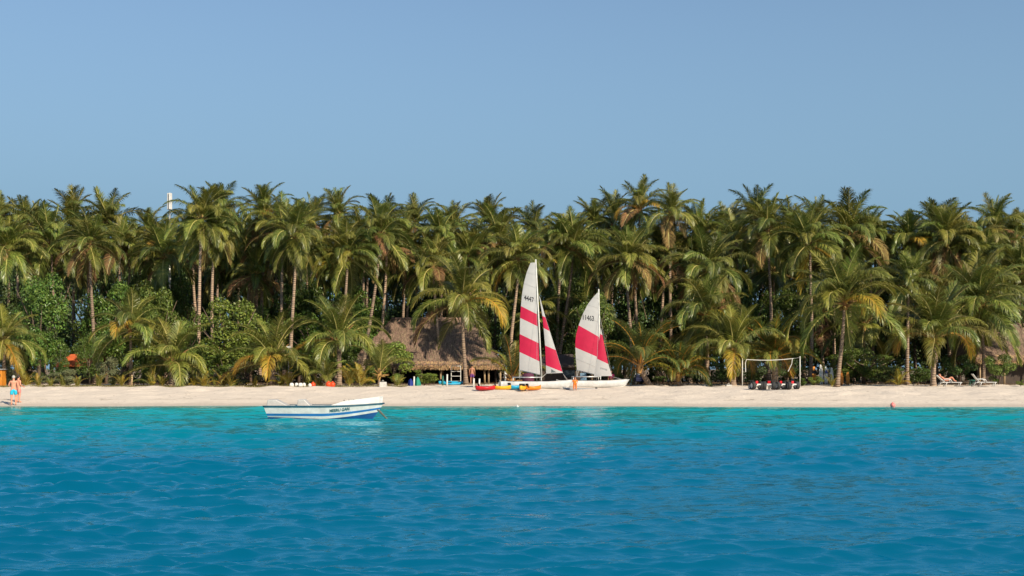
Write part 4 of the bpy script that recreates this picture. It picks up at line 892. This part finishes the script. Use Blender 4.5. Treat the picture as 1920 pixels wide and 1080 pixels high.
def person(label, loc, rz, H, skinm, garments, hairm='hair', pose=None, longhair=False, headk=1.0, group='people on the beach'):
    n = base_pose()
    for k, v in (pose or {}).items(): n[k] = (v, n[k][1])
    if headk != 1: 
        c = Vector(n['neck'][0])
        for k in ('jaw', 'head', 'top'): n[k] = (tuple(c + (Vector(n[k][0]) - c) * headk), tuple(r_ * headk for r_ in (n[k][1] if isinstance(n[k][1], tuple) else (n[k][1],) * 2)))
    e = list(BODY_E); root = empty('person', loc, rz, label, 'person', group); root.scale = (H / 1.75 * (1.4 if headk > 1 else 1), H / 1.75 * (1.3 if headk > 1 else 1), H / 1.75)
    for k in 'lr':       # five fingers per hand
        p = Vector(n['pa' + k][0]); w_ = Vector(n['wr' + k][0]); d = (p - w_).normalized(); sd = d.cross(Vector((1, 0, 0))).normalized() if abs(d.x) < .9 else Vector((0, 1, 0))
        for i, (off, ln) in enumerate(((-.030, .070), (-.010, .082), (.011, .078), (.031, .062))):
            a = p + d * .035 + sd * off; b_ = a + d * ln * .55; c = b_ + (d + Vector((0, 0, 0)) + sd.cross(d) * .35).normalized() * ln * .5
            n[f'f{k}{i}a'] = (tuple(a), .0095); n[f'f{k}{i}b'] = (tuple(b_), .0085); n[f'f{k}{i}c'] = (tuple(c), .007); e += [('pa' + k, f'f{k}{i}a'), (f'f{k}{i}a', f'f{k}{i}b'), (f'f{k}{i}b', f'f{k}{i}c')]
        a = p - sd * .045 - d * .005; b_ = a + (d * .8 - sd * .5).normalized() * .045; n[f't{k}a'] = (tuple(a), .011); n[f't{k}b'] = (tuple(b_), .009); e += [('pa' + k, f't{k}a'), (f't{k}a', f't{k}b')]
    hd = Vector(n['head'][0]); up = (Vector(n['top'][0]) - Vector(n['jaw'][0])).normalized(); fw = (Vector((0, -1, 0)) - up * Vector((0, -1, 0)).dot(up)); fw = fw.normalized() if fw.length > .1 else Vector((0, 0, 1))
    sdv = up.cross(fw); hr = .09 * headk
    body = skin_obj('body', n, e, skinm, root)
    b = MB(); b.ball(hd + fw * hr * 1.05 - up * .02, .016, 6); b.build('nose', [M[skinm]], root, True)
    for s_ in (-1, 1):
        b = MB(); b.ball(hd + fw * hr * .92 + sdv * s_ * .032 * headk + up * .008, .011, 6); b.build('eye', [M['hair']], root, True)
        b = MB(); b.ball(hd + sdv * s_ * hr * .88, .022 * headk, 6); b.build('ear', [M[skinm]], root, True)
    b = MB(); b.box(hd + fw * hr * .88 - up * .05 * headk, (.04, .012, .008)); b.build('mouth', [M['magenta']], root)
    # hair cap: upper back of a slightly larger head
    b = MB(); V = []; f = []; nn, kk = 14, 7
    for i in range(kk + 1):
        th = math.pi * (.02 + .55 * i / kk)
        for j in range(nn):
            ph = 2 * math.pi * j / nn; fr = math.sin(ph); thj = th * (1 - .33 * max(0, fr)) * (1 + (.55 if longhair else .12) * max(0, -fr)); V.append(hd + up * (.012 + .112 * headk * math.cos(thj)) + (sdv * math.cos(ph) * .092 + fw * fr * .104) * headk * math.sin(thj))
    f = [[i * nn + j, i * nn + (j + 1) % nn, (i + 1) * nn + (j + 1) % nn, (i + 1) * nn + j] for i in range(kk) for j in range(nn)]
    b.add(V, f); b.build('hair', [M[hairm]], root, True)
    def mixp(a, b_, t): return tuple(Vector(n[a][0]).lerp(Vector(n[b_][0]), t))
    for g_, mname in garments:
        gn = {}; ge = []
        if g_ == 'shorts':
            gn = {'p': (n['pelvis'][0], (.165, .128)), 'w': (mixp('pelvis', 'waist', .55), (.152, .115))}; ge = [('p', 'w')]
            for k in 'lr': gn['h' + k] = (n['hi' + k][0], .112); gn['m' + k] = (mixp('hi' + k, 'kn' + k, .72), .105); ge += [('p', 'h' + k), ('h' + k, 'm' + k)]
        elif g_ == 'top':
            gn = {'w': (mixp('pelvis', 'waist', .5), (.15, .11)), 'c': (n['chest'][0], (.18, .125)), 'x': (mixp('chest', 'neck', .6), (.10, .08))}; ge = [('w', 'c'), ('c', 'x')]
            for k in 'lr': gn['s' + k] = (n['sh' + k][0], .07); gn['e' + k] = (mixp('sh' + k, 'el' + k, .5), .062); ge += [('c', 's' + k), ('s' + k, 'e' + k)]
        elif g_ == 'bikini_top': gn = {'a': (mixp('waist', 'chest', .85), (.172, .122)), 'b': (mixp('chest', 'neck', .12), (.17, .12))}; ge = [('a', 'b')]
        elif g_ == 'skirt': gn = {'a': (mixp('pelvis', 'waist', .5), (.15, .11)), 'b': (n['pelvis'][0], (.18, .14)), 'c': ((n['pelvis'][0][0], n['pelvis'][0][1], n['pelvis'][0][2] - .36), (.21, .17))}; ge = [('a', 'b'), ('b', 'c')]
        elif g_ == 'suit':
            gn = {'p': (n['pelvis'][0], (.165, .125)), 'c': (n['chest'][0], (.19, .135)), 'x': (mixp('chest', 'neck', .7), (.09, .07))}; ge = [('p', 'c'), ('c', 'x')]
            for k in 'lr':
                gn.update({'s' + k: (n['sh' + k][0], .075), 'e' + k: (n['el' + k][0], .058), 'h' + k: (n['hi' + k][0], .112), 'k' + k: (n['kn' + k][0], .08), 'a' + k: (mixp('ca' + k, 'an' + k, .7), .06)})
                ge += [('c', 's' + k), ('s' + k, 'e' + k), ('p', 'h' + k), ('h' + k, 'k' + k), ('k' + k, 'a' + k)]
        skin_obj(g_, gn, ge, mname, root)
    return root
person('man in turquoise shorts, bare back, standing at the water edge at left', onground(25.5, 70.9), R(205), 1.78, 'skin', [('shorts', 'turq')], 'hairgrey',
    pose={'elr': (.27, -.05, 1.16), 'wrr': (.16, -.2, 1.1), 'par': (.09, -.23, 1.12), 'knl': (-.13, -.05, .49)})
person('woman in pink swimwear standing close to the man in turquoise shorts', onground(34.5, 72.2), R(150), 1.64, 'skin', [('shorts', 'pink'), ('bikini_top', 'pink')], 'hair', longhair=True,
    pose={'wrl': (-.2, -.22, 1.02), 'pal': (-.17, -.29, 1.02)})
person('man in violet shorts, bare back, walking under the hut eave', onground(885, 103.5), R(185), 1.72, 'skin2', [('shorts', 'purple')],
    pose={'knl': (-.11, -.12, .5), 'anr': (.115, .16, .1), 'tor': (.12, .04, .035), 'car': (.112, .1, .34)})
person('small child in an orange suit standing on sand before the hulls', onground(1078, 80.8), R(10), .86, 'skin2', [('suit', 'orangecloth')], 'hair', headk=1.55, pose={'ell': (-.25, -.06, 1.2), 'elr': (.25, -.06, 1.2), 'wrl': (-.2, -.2, 1.06), 'wrr': (.2, -.2, 1.06), 'pal': (-.17, -.25, 1.02), 'par': (.17, -.25, 1.02)})
SIT = {'knl': (-.13, -.42, .93), 'knr': (.13, -.42, .93), 'cal': (-.13, -.41, .78), 'car': (.13, -.41, .78), 'anl': (-.13, -.40, .55), 'anr': (.13, -.40, .55), 'tol': (-.13, -.54, .5), 'tor': (.13, -.54, .5), 'wrl': (-.16, -.28, 1.0), 'wrr': (.16, -.28, 1.0), 'pal': (-.14, -.35, .99), 'par': (.14, -.35, .99)}
g = onground(1146, 91); person('person in magenta sitting behind the small catamaran bow', g + Vector((0, 0, -.46)), R(-20), 1.7, 'skin2', [('top', 'magenta')], pose=SIT)
root = empty('bench', g, R(-20), 'low wooden bench under the person in magenta', 'bench')
b = MB(); b.box((0, .1, .335), (1.1, .36, .05)); b.build('seat', [M['wood']], root, bevel=.008)
for x in (-.45, .45):
    b = MB(); b.box((x, .1, .15), (.07, .3, .32)); b.build('leg', [M['wood']], root, bevel=.008)

# ------------------------------------------------------------------ loungers
def lounger(x, Y, rz, label, up=50):
    g = onground(x, Y); root = empty('sun_lounger', g, rz, label, 'sun lounger', 'white plastic loungers on the sand')
    b = MB(); b.box((.35, 0, .33), (1.25, .62, .05))
    for i in range(9): b.box((-.2 + i * .135, 0, .362), (.10, .56, .015))
    b.build('seat', [M['white']], root, bevel=.008)
    a = R(up); l = .78; c = Vector((-.27 - math.cos(a) * l / 2, 0, .36 + math.sin(a) * l / 2)); b = MB(); b.box(c, (l, .62, .045), ry=a)
    b.build('backrest', [M['white']], root, bevel=.01)
    for sg in (-1, 1):
        for x_ in (-.15, .85):
            b = MB(); b.tube([(x_ - .1, sg * .3, 0), (x_ - .02, sg * .31, .2), (x_ + .04, sg * .3, .34)], [.04, .035, .035], 8); b.build('leg', [M['white']], root, True)
        b = MB(); b.tube([(-.45, sg * .35, .36), (-.3, sg * .37, .56), (-.05, sg * .37, .60), (.15, sg * .37, .52), (.25, sg * .35, .36)], .035, 8); b.build('armrest', [M['white']], root, True)
        b = MB(); b.tube([(-.75, sg * .3, 0), (-.55, sg * .3, .3), (-.3, sg * .3, .34)], .032, 8); b.build('rear_leg', [M['white']], root, True)
    return root
lounger(1777, 89.3, R(-8), 'white lounger with sunbather next to the stout palm trunk', 42)
lounger(1842, 90, R(-10), 'empty white lounger with raised back at the right', 52)
LIE = {'pelvis': (0, 0, .46), 'waist': (-.13, 0, .52), 'chest': (-.30, 0, .66), 'neck': (-.42, 0, .78), 'jaw': (-.46, 0, .84), 'head': (-.51, 0, .92), 'top': (-.55, 0, .99)}
for s_, k in ((-1, 'l'), (1, 'r')):
    LIE.update({'sh' + k: (-.38, s_ * .17, .73), 'el' + k: (-.2, s_ * .26, .58), 'wr' + k: (0, s_ * .22, .62), 'pa' + k: (.07, s_ * .2, .62), 'hi' + k: (.05, s_ * .09, .46), 'kn' + k: (.40, s_ * .11, .74), 'ca' + k: (.48, s_ * .11, .62), 'an' + k: (.62, s_ * .11, .44), 'to' + k: (.76, s_ * .11, .42)})
person('sunbather with raised knees lying on the white lounger', onground(1774, 89.3) + Vector((0, 0, .02)), R(-8), 1.7, 'skin', [('bikini_top', 'magenta')], pose=LIE)
b = MB(); root = empty('side_table', onground(1822, 95.5), 0, 'small green plastic table left of the empty lounger', 'table')
b.lathe([(.001, .42), (.28, .42), (.28, .46), (.001, .47)], 14); b.build('top', [M['greenpaint']], root)
for i in range(4):
    b = MB(); a = i * 1.571 + .785; b.tube([(math.cos(a) * .22, math.sin(a) * .22, 0), (math.cos(a) * .17, math.sin(a) * .17, .43)], .02, 6); b.build('leg', [M['greenpaint']], root)

# ------------------------------------------------------------------ volleyball net
g0, g1 = onground(1392, 90.5), onground(1500, 90); nr = empty('volleyball_net', g0, 0, 'white volleyball net with sagging top tape between two pale posts', 'net')
d = g1 - g0
for q, hh in ((Vector((0, 0, 0)), 2.15), (d, 2.3)):
    b = MB(); b.tube([q + Vector((0, 0, -.1)), q + Vector((0, 0, hh))], .036, 10); b.build('post', [M['offwhite']], nr, True)
tp = []
for i in range(13):
    u = .07 + .82 * i / 12; tp.append(Vector((d.x * u, d.y * u, 2.05 + .09 * u - .09 * math.sin(math.pi * (u - .07) / .82))))
b = MB()
for p, q in zip(tp[:-1], tp[1:]):
    b.add([p + Vector((0, -.012, -.024)), q + Vector((0, -.012, -.024)), q + Vector((0, -.012, .024)), p + Vector((0, -.012, .024)), p + Vector((0, .012, -.024)), q + Vector((0, .012, -.024)), q + Vector((0, .012, .024)), p + Vector((0, .012, .024))],
          [[0, 1, 2, 3], [7, 6, 5, 4], [3, 2, 6, 7], [0, 4, 5, 1]])
b.build('top_tape', [M['offwhite']], nr)
b = MB(); b.tube([tp[0], tp[0] + Vector((-.08, 0, -.25)), tp[0] + Vector((-.06, 0, -.95))], .03, 6); b.build('side_tape', [M['offwhite']], nr)
b = MB(); b.tube([tp[-1] + Vector((-.1, 0, 0)), tp[-1] + Vector((-.14, 0, -.4)), tp[-1] + Vector((-.42, 0, -.98))], .028, 6); b.build('side_tape', [M['offwhite']], nr)
b = MB()
for i in range(1, 30):
    u = i / 30; k = min(int(u * 12), 11); p = tp[k].lerp(tp[k + 1], u * 12 - k); b.tube([p, p + Vector((.05 * math.sin(i), 0, -.9 - .05 * math.sin(i * 2)))], .003, 3, cap=False)
for j in range(1, 9):
    b.tube([p + Vector((.04 * math.sin(k * j), 0, -.11 * j)) for k, p in enumerate(tp)], .003, 3, cap=False)
tag(b.build('netting', [M['black']], nr), kind='stuff')
for p, q in ((tp[0], Vector((0, 0, 2.05))), (tp[-1], d + Vector((0, 0, 2.2)))):
    b = MB(); b.tube([p, q], .008, 5); b.build('tie_rope', [M['offwhite']], nr)

# ------------------------------------------------------------------ beach trikes
def trike_tree():
    root = empty('beach_trike')
    for sg in (-1, 1):
        b = MB(); r_, hw_ = .28, .13
        b.lathe([(r_ * .62, -hw_), (r_ * .92, -hw_ * .95), (r_, -hw_ * .5), (r_, hw_ * .5), (r_ * .92, hw_ * .95), (r_ * .62, hw_)], 22, (sg * .30, 0, r_), 'X'); wh = b.build('wheel', [M['black']], root, True)
        b = MB(); b.lathe([(.001, -.06), (.10, -.075), (r_ * .63, -.095), (r_ * .63, .095), (.10, .075), (.001, .06)], 18, (sg * .30, 0, r_), 'X'); b.build('rim', [M['white']], wh)
    b = MB(); b.lathe([(.14, -.05), (.2, -.04), (.2, .04), (.14, .05)], 18, (0, .85, .2), 'X'); wh = b.build('wheel', [M['black']], root, True)
    b = MB(); b.lathe([(.001, -.04), (.14, -.045), (.14, .045), (.001, .04)], 14, (0, .85, .2), 'X'); b.build('rim', [M['white']], wh)
    b = MB(); b.tube([(-.3, 0, .27), (.3, 0, .27)], .03, 8); b.tube([(0, 0, .27), (0, .4, .3), (0, .8, .5)], .03, 8); b.tube([(0, .8, .5), (0, .85, .2)], .025, 8); b.build('frame', [M['white']], root, True)
    b = MB(); b.box((0, .12, .44), (.24, .28, .05)); b.box((0, .0, .52), (.2, .05, .14), rx=.2); b.build('seat', [M['red']], root, bevel=.02)
    b = MB(); b.tube([(-.22, .7, .62), (0, .78, .6), (.22, .7, .62)], .016, 6); b.build('handlebar', [M['black']], root, True)
    b = MB(); b.box((0, -.26, .36), (.3, .03, .09)); b.build('tail_plate', [M['white']], root, bevel=.01)
    return root
def copy_tree(o, parent=None):
    c = o.copy(); col.objects.link(c); c.parent = parent
    for ch in o.children: copy_tree(ch, c)
    return c
proto = trike_tree()
for i, (x, a, lab) in enumerate([(1419, 20, 'black-wheeled beach trike at the left end of the row, by the net'), (1442, -12, 'second beach trike from the left, red seat and white plate'), (1464, 28, 'third beach trike from the left with white rims turned right'), (1486, 16, 'rightmost beach trike in the row, beside the right net post')]):
    o = proto if i == 0 else copy_tree(proto); o.location = onground(x, 80.5); o.rotation_euler = (0, 0, R(a)); tag(o, lab, 'trike', 'beach trikes parked in a row')

# ------------------------------------------------------------------ buoys, floats, blocks, posts
def buoy(x, y, Y, r, m, label, group, z=None):
    g = onground(x, Y); z = g.z + r * .85 if z is None else z; root = empty('buoy', (g.x, Y, z), 0, label, 'buoy', group)
    b = MB(); b.ball((0, 0, 0), r, 16); b.build('float', [M[m]], root, True)
    b = MB(); b.lathe([(r * .3, r * .85), (r * .3, r * 1.12), (r * .16, r * 1.2), (r * .001, r * 1.2)], 10); b.build('lug', [M[m]], root, True)
GB = 'round buoys'
buoy(616, 0, 88.2, .22, 'orangered', 'left of two touching red buoys on the grass edge', GB); buoy(623.5, 0, 88.3, .21, 'orangered', 'right of two touching red buoys on the grass edge', GB)
buoy(587, 0, 88.6, .19, 'orangered', 'single dark red buoy beside the small white float', GB); buoy(581, 0, 88.4, .14, 'offwhite', 'small white round float left of the single red buoy', GB)
buoy(1674, 0, 69.4, .15, 'pink', 'pink buoy floating at the right shoreline', GB, z=.1); buoy(970, 0, 68.6, .09, 'white', 'tiny white float at the shoreline below the kayaks', GB, z=.04)
for i, (x, w_, lab) in enumerate([(547, .34, 'leftmost white foam float of the cluster behind the boat'), (556, .3, 'white foam float second from left behind the boat'), (563.5, .36, 'rounded white foam float in the middle of the cluster'), (570, .26, 'rightmost white foam float of the cluster')]):
    g = onground(x, 88.5 + .25 * (i % 2)); b = MB(); b.box((0, 0, .16), (w_, .3, .3), rz=.3 * i, taper=.8); o = b.build('foam_float', [M['offwhite']], None, True, bevel=.09, loc=g); tag(o, lab, 'float', 'white foam floats')
def block(x, Y, d_, label, cap=False):
    g = onground(x, Y); root = empty('concrete_block', g, .15, label, 'block', 'concrete blocks'); b = MB(); b.box((0, 0, d_[2] / 2 - .02), d_, taper=.94); b.build('body', [M['concrete']], root, bevel=.02)
    b = MB(); b.tube([(-.06, 0, d_[2] - .03), (-.05, 0, d_[2] + .09), (.05, 0, d_[2] + .09), (.06, 0, d_[2] - .03)], .014, 6); b.build('lifting_eye', [M['offwhite']], root, True)
block(718, 88.3, (.55, .5, .40), 'pale concrete mooring block by the round bush'); block(1366, 91, (.46, .4, .16), 'low pale concrete block right, at the foot of the yellow palm'); block(1322, 91.5, (.42, .4, .2), 'low concrete block left, beneath the shaggy palm')
def post(x, Y, h, label, m='offwhite', r=.06):
    root = empty('post', onground(x, Y), 0, label, 'post', 'short posts near the hut'); b = MB(); b.tube([(0, 0, -.1), (.02, 0, h)], r, 10); b.build('shaft', [M[m]], root, True)
    b = MB(); b.lathe([(r * 1.12, h - .03), (r * 1.12, h + .02), (.001, h + .05)], 10, (.02, 0, 0)); b.build('cap', [M[m]], root)
post(838, 89, .9, 'white post left of the hut palm'); post(888, 86.8, .62, 'short white post just right of the hut palm'); post(898.5, 86.8, .6, 'short white post farther right of the hut palm, above the red kayak')
post(830, 96, .75, 'pale green post behind the white post', 'greenpaint'); post(776, 92, .72, 'white post between the blue and green sheets'); post(247, 91.5, .85, 'pale post under the slender orange trunk', 'palewood', .07)
post(947, 92, 1.2, 'broad white upright beside the left sail', 'offwhite', .09)
post(1182, 100, 2.6, 'bluish pole beneath the golden-skirted palm', 'bluegrey', .09)
def sheet(x, Y, w_, h, m, label):
    g = onground(x, Y); b = MB(); V = []; f = []; n = 8
    for j in range(n + 1):
        for i in range(n + 1):
            u, v_ = i / n, j / n; V.append(((u - .5) * w_ * (1 - .5 * v_ ** 2), -.35 * (1 - v_) * math.sin(math.pi * u) + .03 * math.sin(9 * u), h * v_ * (1 - .25 * (2 * u - 1) ** 2) - .02))
    f = [[j * (n + 1) + i, j * (n + 1) + i + 1, (j + 1) * (n + 1) + i + 1, (j + 1) * (n + 1) + i] for j in range(n) for i in range(n)]; b.add(V, f)
    o = b.build('folded_sail', [M[m]], None, True, loc=g); s_ = o.modifiers.new('t', 'SOLIDIFY'); s_.thickness = .06; tag(o, label, 'folded sail', 'folded sails by the bush')
sheet(770, 93, .5, .62, 'bluepaint', 'dark blue folded sail left of the white post by the bush'); sheet(783, 93, .55, .75, 'green', 'green folded sail right of the white post by the bush')
# rack inside the hut
root = empty('shelf_rack', onground(855, 106.5), 0, 'pale green open rack under the hut eave', 'rack')
for x in (-.42, .42):
    b = MB(); b.box((x, 0, .8), (.06, .06, 1.62)); b.build('upright', [M['greenpaint'] if False else M['offwhite']], root)
for z in (.25, .7, 1.12, 1.6):
    b = MB(); b.box((0, 0, z), (.78, .3, .05)); b.build('shelf', [M['offwhite']], root)
# surfboards and banners near the net
def board(x, Y, h, wd, m, label, lean=.12, band=None):
    root = empty('upright_board', onground(x, Y), 0, label, 'board', 'boards standing in the shade'); b = MB(); V = []; n = 14
    for i in range(n + 1):
        t = i / n; w_ = wd / 2 * max(.12, math.sin(math.pi * (.1 + .85 * t))) ** .55
        V += [(-w_, lean * h * t - .03, h * t), (w_, lean * h * t - .03, h * t), (w_ * .8, lean * h * t + .04, h * t), (-w_ * .8, lean * h * t + .04, h * t)]
    f = [[i * 4 + j, i * 4 + (j + 1) % 4, i * 4 + 4 + (j + 1) % 4, i * 4 + 4 + j] for i in range(n) for j in range(4)] + [[3, 2, 1, 0], [n * 4 + j for j in range(4)]]; b.add(V, f); b.build('deck', [M[m]], root)
    if band: b = MB(); b.box((0, lean * h * .7 - .05, h * .7), (wd * .92, .03, h * .16), rx=-math.atan(lean)); b.build('stripe', [M[band]], root)
    b = MB(); b.box((0, -.08, .12), (.03, .12, .16)); b.build('fin', [M['black']], root)
board(1577, 96, 1.25, .42, 'orange', 'orange board standing upright right of the curved trunk'); board(1590, 98, 1.1, .3, 'orangepaint', 'narrower dull orange board right of the bright one')
board(1527, 99, 1.55, .34, 'orangepaint', 'orange and black board left in the shade behind the net post', band='black'); board(1540, 98.5, 1.7, .34, 'offwhite', 'white board second in the shade behind the net'); board(1549, 99.5, 1.55, .3, 'offwhite', 'white board third in the shade behind the net', band='bluepaint'); board(1560, 98, 1.45, .28, 'offwhite', 'white board nearest left of the curved trunk')
# sign lamp, antenna
root = empty('sign_box', onground(541, 96), 0, 'small green and white sign box on a pole behind the boat palms', 'sign'); tz = at(541, 656, 96).z - G(gx(541, 96), 96)
b = MB(); b.tube([(0, 0, -.1), (0, 0, tz)], .04, 8); b.build('pole', [M['grey']], root)
b = MB(); b.box((0, -.05, tz - .1), (.38, .12, .3)); b.build('lower_panel', [M['greenpaint']], root, bevel=.01)
b = MB(); b.box((0, -.05, tz + .17), (.38, .12, .22)); b.build('upper_panel', [M['offwhite']], root, bevel=.01)
at_ = at(318, 362, 116); gA = onground(318, 116); root = empty('antenna_mast', gA, 0, 'white mobile phone antenna mast rising above the left palms', 'antenna'); hA = at_.z - gA.z
b = MB(); b.tube([(0, 0, -.1), (0, 0, hA - .1)], [.2, .07], 10); b.build('mast', [M['alu']], root, True)
for k in range(3):
    a = k * 2.094 - 1.2; b = MB(); b.box((math.cos(a) * .17, math.sin(a) * .17, hA - .8), (.2, .12, 1.6), rz=a + 1.57); b.build('panel_antenna', [M['white']], root, bevel=.03)
    b = MB(); b.tube([(0, 0, hA - .5), (math.cos(a) * .17, math.sin(a) * .17, hA - .5)], .03, 6); b.build('bracket', [M['alu']], root)
# golf buggy
root = empty('golf_buggy', onground(1197, 101), R(12), 'dark golf buggy with blue roof parked in shade behind leaning palm', 'buggy')
b = MB(); b.box((0, 0, .45), (1.1, 2.0, .32)); b.box((0, -.85, .72), (1.05, .25, .3), rx=.25); b.build('body', [M['navyfabric']], root, bevel=.06)
b = MB(); b.box((0, 0, 1.62), (1.2, 1.8, .07)); b.build('roof', [M['cyan']], root, bevel=.03)
for x in (-.5, .5):
    for y in (-.75, .8): b = MB(); b.tube([(x, y, .6), (x, y * .9, 1.6)], .022, 6); b.build('roof_post', [M['alu']], root)
    for y in (-.7, .7): b = MB(); b.lathe([(.001, -.08), (.13, -.08), (.22, -.07), (.22, .07), (.13, .08), (.001, .08)], 16, (x, y, .22), 'X'); b.build('wheel', [M['black']], root)
b = MB(); b.box((0, .25, .72), (1.0, .45, .14)); b.box((0, .48, .95), (1.0, .1, .4)); b.build('seat', [M['offwhite']], root, bevel=.03)
# blue chair, barrel-like things behind hulls
root = empty('deck_chair', onground(1096, 93), R(15), 'blue-grey deck chair behind the small catamaran', 'chair')
b = MB(); b.box((0, 0, .42), (.5, .5, .05)); b.build('seat', [M['bluegrey']], root); b = MB(); b.box((0, .3, .72), (.5, .05, .62), rx=-.25); b.build('backrest', [M['bluegrey']], root)
for x in (-.22, .22):
    for y in (-.2, .22): b = MB(); b.tube([(x, y, 0), (x, y, .42)], .02, 6); b.build('leg', [M['alu']], root)
root = empty('covered_cart', onground(990, 95), 0, 'dark purplish covered barrel behind the left catamaran', 'barrel')
b = MB(); b.lathe([(.001, 0), (.42, 0), (.5, .3), (.5, .7), (.42, 1.0), (.001, 1.02)], 16); b.build('body', [mat('maroon_cover', (.09, .02, .05), .8)], root, True)
b = MB(); b.lathe([(.505, .28), (.52, .3), (.505, .32)], 16); b.build('hoop', [M['black']], root)
